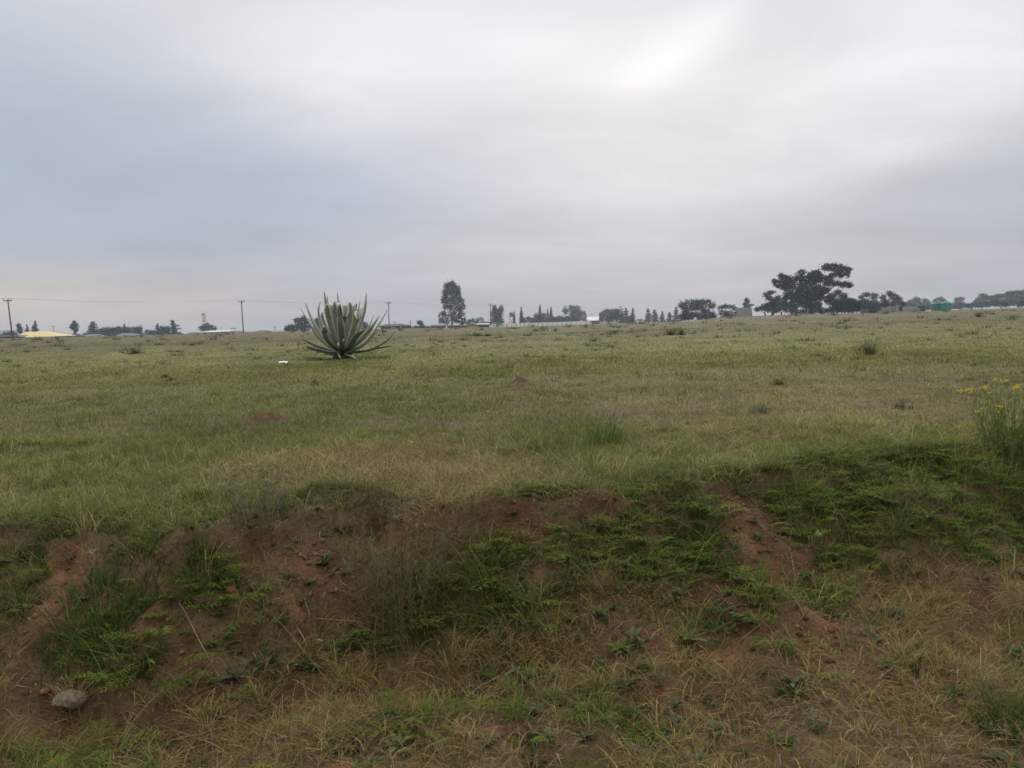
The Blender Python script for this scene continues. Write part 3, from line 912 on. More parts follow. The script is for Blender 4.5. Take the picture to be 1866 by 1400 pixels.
tree('broadleaf_tree', 'dome shaped tree in the middle of the dark clump', 'tree', 235, (209, 617), [(203, 602, 9, 6), (213, 601, 9, 6), (208, 608, 14, 7), (219, 606, 7, 7)], (.045, .066, .064), .3, k=3)
tree('cypress_tree', 'slim spire sticking out of the dark tree clump', 'tree', 238, (226.5, 617), spire_lobes(226.5, 591, 613, 3.4), (.05, .056, .06), k=3, gap=0, limbs=False)
tree('broadleaf_tree', 'spreading tree around the slim spire', 'tree', 232, (230, 617), [(221, 603, 6, 7), (233, 602, 7, 7), (237, 608, 6, 6), (226, 609, 9, 6)], (.05, .066, .068), .3, k=3)
tree('broadleaf_tree', 'round tree just past the dark clump', 'tree', 235, (250, 617), [(246, 601, 6, 6), (254, 600, 6, 6), (250, 608, 10, 7), (261, 610, 6, 4)], (.055, .064, .066), .3, k=2.8)
tree('broadleaf_tree', 'small thin tree behind the blue tank', 'tree', 255, (271, 615), [(268, 604, 4, 4), (274, 606, 4, 5), (271, 610, 6, 4)], T_G, .15)
tree('conifer_tree', 'ragged conifer with a thin leader before the layered one', 'conifer', 240, (287, 615), conifer_lobes(287, 590, 612, 9, 6) + [(292, 596, 4, 1.5), (280, 607, 8, 5)], T_L, k=2.8, limbs=False)
tree('broadleaf_tree', 'dome of foliage filling the gap between two conifers', 'tree', 244, (301, 615), [(296, 602, 7, 7), (305, 601, 7, 7), (301, 608, 12, 6)], (.048, .06, .066), .3, k=3)
tree('conifer_tree', 'open conifer with flat layered branches like a pagoda', 'conifer', 236, (316, 615),
     [(314, 586, 4, 2.5), (315, 591, 5, 2.5), (320, 594, 6, 1.6), (316, 597, 6, 2.2), (322, 599, 7, 1.5), (316, 603, 6, 3), (320, 607, 8, 2.2), (316, 610, 9, 4), (327, 609, 6, 3)], (.038, .048, .055), .3, k=3, gap=.05, limbs=False)
tree('broadleaf_tree', 'wide low tree in front of the red and white mast', 'tree', 250, (378, 608), [(367, 597, 5, 3.5), (374, 594, 6, 4), (378, 590, 3, 2), (383, 596, 7, 4), (390, 599, 6, 5), (376, 600, 12, 4)], T_L, .3, k=2.8)
tree('broadleaf_tree', 'squat dark tree beside the tall rounded one behind the agave', 'tree', 215, (528, 610), [(522, 599, 6, 5), (531, 597, 7, 6), (538, 600, 6, 5), (528, 603, 10, 5)], (.034, .043, .054), .25, k=3)
tree('broadleaf_tree', 'tall rounded dark tree just behind the agave leaves', 'tree', 212, (549, 610), [(543, 584, 7, 6), (553, 582, 7, 6), (560, 590, 7, 8), (547, 594, 10, 8), (557, 600, 10, 6)], (.036, .048, .058), .35, k=3)
tree('broadleaf_tree', 'dark tree seen through the middle of the agave', 'tree', 214, (580, 610), [(577, 585, 5, 6), (584, 590, 7, 8), (578, 597, 8, 8)], (.04, .048, .056), .3, k=3)
tree('broadleaf_tree', 'grey tree peeping out beyond the agave on the pole side', 'tree', 240, (664, 606), [(661, 590, 6, 5), (667, 594, 5, 6), (663, 599, 8, 5)], T_G, .25)
# ---- middle
tree('bush', 'chopped off dark bush with sloping top near the lone tall tree', 'bush', 230, (767, 602), [(763, 588, 4, 4), (767, 589, 4, 5), (770, 594, 5, 4), (766, 597, 8, 3)], (.06, .066, .07), k=3, gap=0)
tree('hedge', 'low green hedge along the foot of the dark walls', 'hedge', 200, (758, 601), [(746, 596, 6, 3), (757, 597, 7, 3), (770, 597, 8, 3), (781, 597, 5, 2.5)], (.068, .08, .062), k=3, gap=0)
EUC = [(814, 522, 6, 8), (823, 517, 7, 6), (822, 526, 9, 8), (831, 527, 8, 9), (812, 534, 7, 9), (824, 538, 10, 9), (835, 538, 6, 9), (810, 547, 7, 8), (820, 550, 8, 7),
       (832, 550, 9, 8), (841, 546, 5, 7), (812, 560, 6, 6), (821, 561, 6, 5), (836, 562, 9, 7), (844, 558, 4, 9), (808, 572, 6, 6), (814, 578, 5, 6), (840, 574, 8, 8), (835, 582, 7, 8), (845, 584, 5, 7),
       (806, 584, 5, 6), (813, 588, 6, 5), (841, 592, 5, 6), (828, 570, 4, 4), (829, 585, 3, 4)]
tree('eucalyptus_tree', 'lone tall dark eucalyptus with a pointed ragged crown and forked bare trunk', 'tree', 245, (823.5, 600), EUC, (.036, .044, .05), .42, size=.27, k=2.7, gap=.14, dscale=.8)
tree('sapling', 'pale thin sapling next to the foot of the tall eucalyptus', 'tree', 246, (801, 600), [(800, 577, 2.2, 5), (801, 586, 2.6, 6), (802, 593, 4, 4)], (.09, .095, .09), .1, k=1.3, limbs=False)
tree('thorn_tree', 'bare grey spreading tree behind the beige shed', 'tree', 240, (860, 602), [(853, 588, 6, 5), (860, 584, 7, 4), (866, 588, 5, 4), (858, 592, 8, 4)], (.085, .08, .074), .2, k=1.8)
tree('thorn_tree', 'bare grey tree rising over the lean-to roof', 'tree', 250, (874, 602), [(870, 583, 4, 4), (877, 581, 5, 3), (873, 588, 5, 4), (880, 586, 3, 4)], (.12, .115, .11), .18, k=1.3)
tree('bush', 'dark bush between the lean-to and the white fence', 'bush', 250, (888, 602), [(887, 589, 5, 3), (893, 590, 5, 3)], T_M)
tree('broadleaf_tree', 'upright two lobed green tree at the corner of the white panel fence', 'tree', 270, (906, 602), [(901, 562, 5, 6), (913, 564, 5, 8), (899, 573, 6, 7), (909, 575, 8, 9), (902, 584, 9, 7), (912, 586, 7, 6), (905, 568, 5, 6)],
     (.05, .066, .058), .25, k=2.8)
tree('cypress_tree', 'slim dark cypress touching the tank on the tall stand', 'cypress', 285, (937, 602), spire_lobes(937, 568, 592, 2.6), (.045, .054, .052), k=3, gap=0, limbs=False)
tree('cypress_tree', 'lone slim cypress with nothing against it but sky', 'cypress', 290, (950, 602), spire_lobes(950, 561, 592, 4.0), (.043, .05, .055), k=3.2, gap=0, limbs=False)
tree('cypress_tree', 'cypress whose thin tip rises from a broad dark bush', 'cypress', 300, (984, 602), spire_lobes(984, 557, 592, 4.2) + [(978, 577, 5, 6), (990, 576, 5, 6), (984, 582, 10, 7)], (.036, .05, .05), k=3.2, gap=0, limbs=False)
tree('cypress_tree', 'shorter cypress of the close pair beyond the tallest tip', 'cypress', 305, (998, 602), spire_lobes(998, 564, 592, 3.4), (.044, .06, .058), k=3.2, gap=0, limbs=False)
tree('cypress_tree', 'taller cypress of the close pair beyond the tallest tip', 'cypress', 305, (1004, 602), spire_lobes(1004, 561, 592, 4.0), (.042, .057, .056), k=3.2, gap=0, limbs=False)
tree('hedge', 'long dark green hedge showing above the white panel fence', 'hedge', 300, (1015, 602), [(956, 584, 7, 5), (963, 580, 4, 4), (969, 584, 8, 6), (981, 586, 9, 6), (995, 585, 9, 6), (1008, 584, 9, 7), (1020, 582, 10, 7), (1032, 584, 10, 6), (1046, 584, 9, 6)],
     (.036, .058, .05), .3, k=3, gap=0)
tree('broadleaf_tree', 'pale grey green tree of several soft lobes behind the long hedge', 'tree', 310, (1046, 600), [(1030, 567, 6, 6), (1041, 561, 6, 5), (1050, 563, 8, 6), (1044, 570, 8, 7), (1056, 571, 6, 7), (1063, 573, 5, 6), (1052, 580, 11, 8), (1066, 581, 6, 7), (1040, 579, 9, 6)],
     (.068, .084, .078), .3, k=2.5)
tree('broadleaf_tree', 'heavy dark tree with a flat crown beside the white roofed house', 'tree', 300, (1110, 598), [(1098, 573, 6, 6), (1106, 567, 7, 4), (1118, 568, 9, 5), (1126, 568, 6, 5), (1112, 575, 12, 7), (1125, 577, 9, 7), (1096, 581, 5, 5), (1112, 582, 13, 5)],
     (.032, .046, .048), .35, k=3, gap=.06)
tree('conifer_tree', 'dark conifer standing right behind the farthest power pole', 'conifer', 310, (1135, 596), conifer_lobes(1134, 563, 588, 7, 6), (.042, .055, .056), k=3, gap=.03, limbs=False)
tree('conifer_tree', 'conifer with a blunt leaning top next to the farthest power pole', 'conifer', 308, (1143, 596), conifer_lobes(1141, 562, 588, 8, 6, tip=.3) + [(1148, 582, 6, 6)], (.04, .056, .055), k=3, gap=.03, limbs=False)
tree('conifer_tree', 'slim conifer planted in front of the white fence', 'conifer', 262, (1153, 594), conifer_lobes(1153, 562, 589, 7, 7, tip=.25), (.042, .054, .054), k=3, gap=.03, limbs=False)
tree('shrub', 'tiny dark shrub on the line of the white fence where sky shows', 'shrub', 300, (1166, 592), [(1164, 583.5, 2.4, 1.6), (1168, 583, 2.4, 2)], T_M)
for px, y0, hw, lab in ((1181, 563, 8.5, 'first conifer of the fence row, tallest and narrow topped'), (1193, 565, 8.5, 'bushy round headed conifer in the fence row'),
                        (1207, 568, 6.5, 'smaller conifer in the fence row with a wide gap around it'), (1220, 569, 7, 'loose small conifer in the fence row before the acacia'),
                        (1232, 560, 8, 'tall pale conifer touching the edge of the umbrella acacia')):
    tree('conifer_tree', lab, 'conifer', 300, (px, 596), conifer_lobes(px, y0, 586, hw, 6, tip=.3), (.045, .058, .058), k=2.9, gap=.04, limbs=False, group='conifers in a row behind the white fence')
# ---- right
tree('acacia_tree', 'umbrella shaped acacia with a wide flat dark crown', 'tree', 190, (1278, 590), [(1245, 557, 9, 7), (1256, 552, 9, 6), (1268, 551, 12, 6), (1281, 552, 10, 6), (1291, 549, 4, 4), (1297, 557, 8, 6), (1270, 560, 18, 7), (1250, 567, 8, 8), (1247, 577, 8, 8),
     (1285, 569, 11, 9), (1297, 574, 7, 8), (1262, 575, 10, 8), (1279, 580, 12, 5)], (.034, .046, .047), .3, k=2.7, gap=.12)
tree('acacia_tree', 'smaller loose acacia between the umbrella acacia and the grey block', 'tree', 195, (1325, 588), [(1313, 561, 6, 4), (1322, 559, 8, 5), (1333, 559, 7, 4), (1340, 564, 5, 5), (1316, 570, 9, 6), (1328, 571, 9, 5), (1342, 571, 4, 4), (1322, 577, 10, 4)],
     (.05, .062, .06), .22, k=2.2, gap=.14)
tree('broadleaf_tree', 'ball shaped tree peeping over the grey concrete block', 'tree', 215, (1361, 590), [(1360, 547, 4, 4), (1363, 550, 4, 5), (1357, 554, 4, 4), (1361, 559, 7, 4), (1369, 556, 6, 2.2)], (.045, .054, .058), .2, k=3)
tree('bush', 'dark bush against the near side of the grey block', 'bush', 205, (1346, 588), [(1349, 565, 4, 3), (1345, 571, 6, 4), (1352, 574, 4, 5)], (.05, .054, .05), .15, k=2.4)
BIG = [(1412, 512, 6, 4), (1418, 517, 11, 7), (1432, 509, 10, 8), (1442, 513, 11, 8), (1456, 507, 12, 7), (1464, 514, 10, 7), (1432, 522, 12, 8), (1452, 524, 14, 9), (1476, 503, 9, 7), (1487, 500, 10, 8), (1494, 508, 9, 8),
       (1480, 514, 12, 8), (1468, 528, 14, 9), (1488, 527, 11, 8), (1506, 488, 9, 7), (1520, 486, 9, 7), (1533, 488, 10, 6), (1546, 491, 8, 4), (1518, 498, 12, 8), (1534, 500, 8, 7), (1512, 508, 10, 6), (1545, 498, 5, 8), (1508, 516, 9, 7), (1524, 517, 10, 5), (1540, 519, 12, 6), (1548, 520, 6, 5),
       (1440, 538, 14, 9), (1458, 540, 14, 9), (1476, 541, 12, 9), (1430, 546, 6, 7), (1450, 553, 13, 9), (1470, 555, 12, 10), (1417, 523, 3, 2), (1494, 540, 7, 8), (1502, 531, 9, 7), (1508, 546, 9, 8), (1490, 556, 9, 9), (1462, 496, 8, 5), (1424, 503, 7, 5)]
tree('spreading_tree', 'great spreading dark tree, the biggest in view, leaning with layered crown', 'tree', 160, (1478, 580), BIG, (.028, .036, .038), .42, size=.21, k=3.4, gap=.10, dscale=.55)
tree('broadleaf_tree', 'lower dark tree tucked under the near side of the great spreading tree', 'tree', 165, (1408, 582), [(1398, 537, 8, 5), (1406, 533, 7, 4), (1402, 544, 7, 4), (1411, 550, 9, 8), (1418, 544, 6, 6), (1408, 558, 9, 7), (1422, 556, 6, 7)], (.03, .038, .04), .25, k=2.8, gap=.1)
tree('bush', 'grey green bush in front of the lower dark tree', 'bush', 150, (1395, 580), [(1380, 564, 7, 5), (1390, 561, 7, 6), (1400, 564, 7, 6)], (.045, .06, .056), .15, k=2.6)
tree('bush', 'pale bluish bush at the foot of the great spreading tree', 'bush', 148, (1424, 580), [(1413, 567, 7, 5), (1423, 563, 9, 6), (1435, 564, 8, 7)], (.07, .088, .088), .15, k=2.6)
tree('bush', 'dark thicket under the leaning trunk of the great tree', 'bush', 150, (1500, 580), [(1485, 563, 11, 8), (1500, 566, 12, 6), (1517, 566, 11, 6), (1465, 568, 11, 5), (1448, 569, 10, 5)], (.033, .038, .042), .15, k=2.6, gap=.05)
tree('broadleaf_tree', 'rounded green tree beside the great spreading tree', 'tree', 165, (1525, 580), [(1515, 540, 8, 6), (1527, 533, 7, 5), (1536, 541, 9, 7), (1520, 551, 12, 8), (1538, 553, 12, 8), (1552, 549, 8, 6), (1548, 560, 12, 7), (1525, 562, 13, 6)],
     (.034, .048, .046), .25, k=3.6, gap=.03)
tree('broadleaf_tree', 'feathery tree behind the leaning rusty post', 'tree', 175, (1585, 580), [(1570, 541, 6, 4), (1580, 537, 9, 5), (1592, 540, 8, 6), (1575, 550, 9, 7), (1590, 552, 11, 7), (1566, 555, 7, 6), (1560, 562, 9, 6), (1578, 564, 11, 5)], (.045, .06, .058), .25, k=2.4, gap=.12)
tree('broadleaf_tree', 'tall feathery tree over the roofless grey walls', 'tree', 178, (1625, 576), [(1610, 542, 6, 6), (1622, 535, 7, 5), (1628, 542, 10, 7), (1638, 546, 7, 6), (1613, 551, 9, 6), (1629, 554, 12, 6), (1644, 554, 6, 5)], (.042, .056, .056), .25, k=2.5, gap=.1)
tree('broadleaf_tree', 'hazy grey tree sloping up behind the broken walls', 'tree', 330, (1662, 575), [(1670, 545, 7, 4), (1662, 550, 9, 5), (1652, 554, 10, 4), (1674, 550, 5, 5), (1660, 558, 16, 5)], (.095, .11, .118), .3, k=3, gap=.02)  # distance haze is painted into the pale grey leaf colours from here on
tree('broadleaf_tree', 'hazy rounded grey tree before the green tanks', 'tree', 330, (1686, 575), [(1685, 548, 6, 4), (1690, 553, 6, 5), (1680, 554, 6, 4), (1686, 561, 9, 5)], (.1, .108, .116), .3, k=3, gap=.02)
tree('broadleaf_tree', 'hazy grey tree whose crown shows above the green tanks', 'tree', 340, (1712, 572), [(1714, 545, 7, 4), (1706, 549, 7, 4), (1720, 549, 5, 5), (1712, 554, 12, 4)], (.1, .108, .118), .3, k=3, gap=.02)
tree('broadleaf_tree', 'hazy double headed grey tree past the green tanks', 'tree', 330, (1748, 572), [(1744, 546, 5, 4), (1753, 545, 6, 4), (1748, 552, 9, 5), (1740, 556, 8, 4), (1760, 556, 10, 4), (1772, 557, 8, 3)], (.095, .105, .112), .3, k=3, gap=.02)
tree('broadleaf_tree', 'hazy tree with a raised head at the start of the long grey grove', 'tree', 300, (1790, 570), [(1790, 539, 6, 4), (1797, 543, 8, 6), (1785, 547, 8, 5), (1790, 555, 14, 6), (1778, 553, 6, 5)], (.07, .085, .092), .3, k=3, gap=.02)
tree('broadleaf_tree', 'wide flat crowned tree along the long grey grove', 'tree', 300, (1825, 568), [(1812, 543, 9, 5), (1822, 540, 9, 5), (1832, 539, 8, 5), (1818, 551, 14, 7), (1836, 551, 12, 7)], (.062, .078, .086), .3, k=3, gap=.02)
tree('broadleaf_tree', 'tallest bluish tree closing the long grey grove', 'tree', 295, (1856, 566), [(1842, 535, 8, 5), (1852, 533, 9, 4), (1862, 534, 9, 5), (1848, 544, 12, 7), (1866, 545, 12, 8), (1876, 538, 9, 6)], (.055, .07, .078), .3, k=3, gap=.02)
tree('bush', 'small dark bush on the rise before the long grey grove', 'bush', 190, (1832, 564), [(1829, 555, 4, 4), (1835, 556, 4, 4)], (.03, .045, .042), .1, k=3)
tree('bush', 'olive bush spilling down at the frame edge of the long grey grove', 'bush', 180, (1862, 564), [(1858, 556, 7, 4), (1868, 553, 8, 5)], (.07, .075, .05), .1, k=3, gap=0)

tree('bush', 'dense dark brush between the great spreading tree and the feathery tree', 'bush', 152, (1545, 580), [(1528, 556, 12, 8), (1545, 552, 11, 8), (1562, 554, 11, 8), (1536, 564, 14, 7), (1556, 564, 14, 7), (1572, 562, 9, 7)], (.032, .044, .042), .12, k=3, gap=.03)
tree('bush', 'dark scrubby growth filling the gap under the lower dark tree', 'bush', 152, (1408, 580), [(1400, 558, 9, 7), (1412, 560, 9, 7), (1430, 556, 10, 8), (1444, 560, 9, 7)], (.034, .044, .045), .12, k=3, gap=.03)
tree('bush', 'leafy undergrowth below the feathery pair of trees', 'bush', 170, (1592, 578), [(1582, 557, 10, 7), (1598, 557, 10, 7), (1612, 555, 9, 6), (1590, 565, 14, 6)], (.042, .056, .052), .12, k=3, gap=.05)
tree('bush', 'dark undergrowth beneath the umbrella acacia', 'bush', 188, (1270, 590), [(1246, 576, 8, 7), (1258, 578, 9, 6), (1272, 577, 9, 6), (1288, 577, 10, 6), (1300, 578, 7, 6)], (.036, .047, .045), .12, k=2.8, gap=.08)
tree('bush', 'low hazy thicket filling in behind the broken grey walls', 'bush', 210, (1600, 576), [(1592, 564, 9, 5), (1606, 562, 10, 6), (1618, 562, 9, 6)], (.045, .055, .055), .1, k=3, gap=.03)
tree('bush', 'low hazy thicket between the broken walls and the green tanks', 'bush', 260, (1670, 574), [(1650, 561, 10, 4), (1664, 560, 10, 5), (1680, 561, 10, 5), (1694, 560, 8, 5)], (.06, .07, .07), .1, k=3, gap=.03)
tree('bush', 'low hazy thicket just past the green tanks', 'bush', 260, (1755, 570), [(1738, 560, 9, 4), (1752, 558, 10, 5), (1768, 558, 10, 5), (1782, 556, 9, 6)], (.055, .066, .068), .1, k=3, gap=.03)
tree('bush', 'dark undergrowth at the foot of the long grey grove', 'bush', 255, (1830, 566), [(1798, 554, 10, 6), (1814, 553, 11, 6), (1845, 552, 11, 6), (1870, 549, 12, 8)], (.045, .056, .058), .1, k=3, gap=.03)


# ------------------------------------------------------------------ houses and other structures
def house(name, label, D, px0, px1, y_eave, y_ridge, y_base, wall, roof, cat='house', roof_kind='hip', ridge=None, over=.4, depth=8.0, windows=(), doorway=None, group=None, wall_top=None):
    a = at(px0, y_eave, D); b = at(px1, y_eave, D)
    r = at((px0 + px1) / 2, y_ridge, D + depth / 2)
    cx = (a.x + b.x) / 2; w = (b.x - a.x)
    ze = (a.z + b.z) / 2; zr = r.z
    gz = min(zt(cx, D), at((px0 + px1) / 2, y_base, D).z)
    root = thing(name, (cx, D, gz), label, cat, group)
    ze -= gz; zr -= gz
    hw = w / 2 - over
    m = MB()
    m.box(-hw, hw, over, depth - over, -.5, ze)
    if roof_kind == 'gable_front':
        m.add([(-hw, over, ze), (hw, over, ze), (0, over, zr - .06)], [(0, 1, 2)])
    m.build('wall', wall, root)
    rf = MB()
    if roof_kind == 'hip':
        rx0, rx1 = (-w * .25, w * .25) if ridge is None else [at(p, y_ridge, D + depth / 2).x - cx for p in ridge]
        v = [(-w / 2, 0, ze), (w / 2, 0, ze), (w / 2, depth, ze), (-w / 2, depth, ze), (rx0, depth / 2, zr), (rx1, depth / 2, zr)]
        rf.add(v, [(0, 1, 5, 4), (1, 2, 5), (2, 3, 4, 5), (3, 0, 4)])
        rf.box(-w / 2, w / 2, -.01, .1, ze - .18, ze - .003)
    elif roof_kind == 'gable_front':
        for sg in (-1, 1):
            v = [(0, -.2, zr), (sg * w / 2, -.2, ze - .1), (sg * w / 2, depth, ze - .1), (0, depth, zr)]
            v2 = [(p[0], p[1], p[2] + .09) for p in v]
            rf.add(v + v2, [(0, 1, 2, 3), (4, 7, 6, 5), (0, 4, 5, 1), (2, 6, 7, 3), (1, 5, 6, 2)])
    elif roof_kind == 'gable_side':
        v = [(-w / 2, 0, ze), (w / 2, 0, ze), (w / 2, depth / 2, zr), (-w / 2, depth / 2, zr), (w / 2, depth, ze), (-w / 2, depth, ze)]
        rf.add(v, [(0, 1, 2, 3), (3, 2, 4, 5), (0, 3, 5), (1, 4, 2)])
        rf.box(-w / 2, w / 2, -.01, .1, ze - .15, ze - .003)
    else:   # shed roof, higher at the back
        v = [(-w / 2, 0, ze), (w / 2, 0, ze), (w / 2, depth, zr), (-w / 2, depth, zr)]
        v2 = [(p[0], p[1], p[2] + .15) for p in v]
        rf.add(v + v2, [(0, 3, 2, 1), (4, 5, 6, 7), (0, 1, 5, 4), (1, 2, 6, 5), (2, 3, 7, 6), (3, 0, 4, 7)])
    rf.build('roof', roof, root)
    for wx0, wx1, wy0, wy1, wm in windows:
        q0 = at(wx0, wy1, D); q1 = at(wx1, wy0, D)
        f = MB(); x0, x1, z0, z1 = q0.x - cx, q1.x - cx, q0.z - gz, q1.z - gz
        f.box(x0, x1, over - .06, over + .02, z0, z1)
        f.build('window', wm, root)
    if doorway:
        q0 = at(doorway[0], doorway[2], D); q1 = at(doorway[1], doorway[3], D)
        f = MB(); f.box(q0.x - cx, q1.x - cx, over - .05, over + .02, -.3, q1.z - gz)
        f.build('doorway', doorway[4], root)
    return root


W_DARK = mat('dark_plaster', (.085, .085, .085), .9, .2, 1.2)
W_GREY = mat('grey_plaster', (.20, .195, .19), .9, .15, 1.0)
W_PALE = mat('pale_plaster', (.42, .41, .38), .9, .1, 1.0)
W_PINK = mat('pinkish_plaster', (.33, .25, .21), .9, .12, 1.0)
W_BEIGE = mat('beige_plaster', (.40, .31, .19), .9, .14, 1.2)
R_YELLOW = mat('yellow_roof_sheet', (.70, .54, .27), .55, .07, 1.5, stretch=(6, 1, 1))
R_GREY = mat('grey_roof_sheet', (.22, .23, .25), .6, .12, 1.0)
R_WHITE = mat('white_roof_sheet', (.66, .68, .68), .5, .08, 1.0)
R_GREEN = mat('grey_green_roof', (.13, .165, .16), .6, .1, 1.0)
R_BROWN = mat('brown_roof', (.085, .07, .06), .8, .2, 1.0)
R_SALMON = mat('salmon_roof_tiles', (.46, .29, .21), .8, .12, 1.2)
G_BRIGHT = mat('bright_window', (.72, .74, .74), .4, .05, 1.0)
G_DARK = mat('dark_opening', (.02, .02, .022), .6, .1, 1.0)
P_WHITE = mat('white_paint', (.74, .74, .71), .7, .06, 2.0)
P_BLUE = mat('blue_plastic', (.05, .12, .36), .5, .1, 2.0)
BLOCK = mat('bare_concrete_block', (.23, .225, .215), .95, .16, 1.6, bump=.3)

house('house', 'pale gabled house end cut by the frame edge beside the leaning pole', 225, -26, 9, 612, 603, 618, W_PALE, R_GREY, roof_kind='gable_front', windows=((0, 3, 613, 616, G_DARK),))
house('house', 'long low dark roofed building along the field edge under the leaning pole', 195, -30, 29, 614.6, 613.2, 619, W_DARK, R_BROWN, roof_kind='shed', depth=5)
house('house', 'house with a bright yellow hipped roof', 205, 26, 100, 614, 604.6, 620, W_GREY, R_YELLOW, ridge=(46, 86), depth=11, windows=((40, 44, 616, 618.5, G_DARK), (60, 66, 616, 618.5, G_DARK)))
house('house', 'grey roofed low house just past the yellow roof', 260, 84, 112, 611, 607.5, 618, W_GREY, R_GREY, windows=((92, 95, 612, 614, G_DARK),))
house('house', 'dull grey broad roofed house behind the bare trunked conifer', 265, 108, 136, 613, 609, 618, W_GREY, R_GREY)
house('house', 'white walled house with a flat roof under the broad dark conifer', 228, 151, 167, 612, 611.2, 618, P_WHITE, R_WHITE, roof_kind='shed', depth=5)
house('house', 'house with a grey green roof among the dark trees', 222, 210, 242, 611.5, 607.3, 617, W_DARK, R_GREEN, ridge=(221, 230), windows=((218, 221, 612.5, 614, G_BRIGHT),))
house('house', 'pinkish house with a brown roof standing in the open past the layered conifer', 245, 334, 356, 609.5, 606, 614, W_PINK, R_BROWN, windows=((339, 341, 610, 612, G_DARK), (348, 350, 610, 612, G_DARK)), depth=7)
house('warehouse', 'long low building with a white sheet roof below the mast', 230, 362, 411, 606, 603.6, 612, W_GREY, R_WHITE, 'warehouse', 'shed', depth=9, windows=((375, 379, 607.5, 609, P_WHITE),))
house('house', 'low dark roofed house by the second power pole', 250, 410, 441, 606.5, 603.8, 611, W_DARK, R_BROWN, windows=((420, 423, 607, 609, G_DARK),))
house('house', 'dark hump roofed house beyond the second power pole', 255, 444, 461, 605.5, 603.2, 610, W_DARK, R_GREY, depth=7)
house('house', 'brown hipped house with the widest roof past the second power pole', 255, 462, 486, 605, 602.2, 610, W_DARK, R_BROWN, depth=7)
house('house', 'faint grey low house nearest the squat tree behind the agave', 270, 488, 516, 605, 603, 609, W_GREY, R_GREY, depth=7)
house('house', 'dark house with small bright windows next to the agave', 200, 690, 742, 594.2, 590.5, 602, W_DARK, R_BROWN, ridge=(704, 732), windows=((713, 716, 595.2, 597.6, G_BRIGHT), (717, 719.5, 595.2, 597.6, G_BRIGHT), (729, 731.5, 595.8, 597.6, G_BRIGHT)))
house('house', 'dark flat building at the foot of the tall eucalyptus', 225, 783, 812, 594, 592, 602, W_DARK, R_GREY, roof_kind='shed', depth=6)
house('house', 'long dark wall like building running from the eucalyptus to the beige shed', 215, 812, 853, 594.5, 593.4, 602, W_DARK, R_BROWN, roof_kind='shed', depth=6)
house('shed', 'small beige gabled shed', 185, 850, 871, 592.6, 589.4, 601, W_BEIGE, mat('beige_roof', (.36, .28, .17), .8, .1, 1), 'shed', 'gable_front', over=.15, depth=5)
house('shed', 'open dark lean-to with a pale sheet roof joined to the beige shed', 188, 868, 892, 592.6, 590.3, 601, W_DARK, R_GREY, 'shed', 'shed', over=.2, depth=5)
house('house', 'salmon roofed house below the tank on the tall stand', 300, 915, 946, 590.5, 585.5, 602, W_PINK, R_SALMON, ridge=(925, 938))
house('house', 'white roofed house with a brown wall between two dark trees', 300, 1071, 1094, 584, 577.5, 596, R_BROWN, R_WHITE, roof_kind='gable_side', depth=9)
house('house', 'small pale house showing through the loose acacia', 205, 1330, 1349, 573.5, 570, 585, W_PALE, R_SALMON, depth=6)


def wall_fence():
    """white panelled boundary wall: top edge read off the photo, running away to the right"""
    key = [(892, 590.6, 268), (980, 588.2, 282), (1076, 585.0, 300), (1150, 583.0, 316), (1248, 581.8, 338)]
    pts = []
    n = 44
    for i in range(n + 1):
        f = i / n * (len(key) - 1); k = min(int(f), len(key) - 2); t = f - k
        pts.append(at(*(key[k][j] * (1 - t) + key[k + 1][j] * t for j in range(3))))
    base = pts[0]
    root = thing('panel_fence', (base.x, base.y, zt(base.x, base.y)), 'long white precast panel fence with evenly spaced posts', 'fence')
    O = Vector(root.location)
    post = MB(); pan = MB()
    for i in range(n):
        a, b = pts[i] - O, pts[i + 1] - O
        d = (b - a); d.z = 0; d.normalize(); nr = Vector((-d.y, d.x, 0))
        h = 3.6
        v = []
        for p in (a, b):
            for o_, zz in ((-.03, -h), (.03, -h), (.03, 0), (-.03, 0)):
                v.append(p + nr * o_ + Vector((0, 0, zz)))
        pan.add(v, [(0, 4, 7, 3), (1, 2, 6, 5), (3, 7, 6, 2)])
        post.box(a.x - .10, a.x + .10, a.y - .12, a.y + .1, a.z - h, a.z + .06)
    pan.build('panel', P_WHITE, root)
    MPO = mat('fence_post_grey', (.34, .33, .31), .85, .15, 2)
    pl = MB()
    post.build('post', MPO, root)['kind'] = 'stuff'


wall_fence()


def simple_box(name, label, cat, D, px0, px1, y0, y1, m, depth=.3, parent=None, group=None, top=None):
    a = at(px0, y1, D); b = at(px1, y0, D)
    cx = (a.x + b.x) / 2
    gz = min(zt(cx, D), a.z)
    root = thing(name, (cx, D, gz), label, cat, group)
    mb = MB(); w = (b.x - a.x) / 2
    mb.box(-w, w, 0, depth, -.3, b.z - gz)
    mb.build(top or 'body', m, root)
    return root


# blue tank among the trees
def tank_mesh(parent, x, y, z0, r, h, m, name='tank'):
    t = MB()
    prof = [(0, 0), (r * .97, 0), (r, .06)]
    nb = 9
    for i in range(nb):
        zz = .06 + (h * .82 - .06) * (i + .0) / nb; z2 = .06 + (h * .82 - .06) * (i + .5) / nb
        prof += [(r, zz), (r * .965, z2)]
    prof += [(r, h * .82), (r * .92, h * .90), (r * .6, h * .97), (r * .25, h), (r * .24, h + .08), (0, h + .085)]
    t.lathe(prof, 28)
    return t.build(name, m, parent, (x, y, z0))


TANK_GREEN = mat('green_plastic_tank', (.018, .20, .12), .45, .12, .8)
TANK_DARKGREEN = mat('dull_green_tank', (.035, .12, .095), .5, .12, .8)


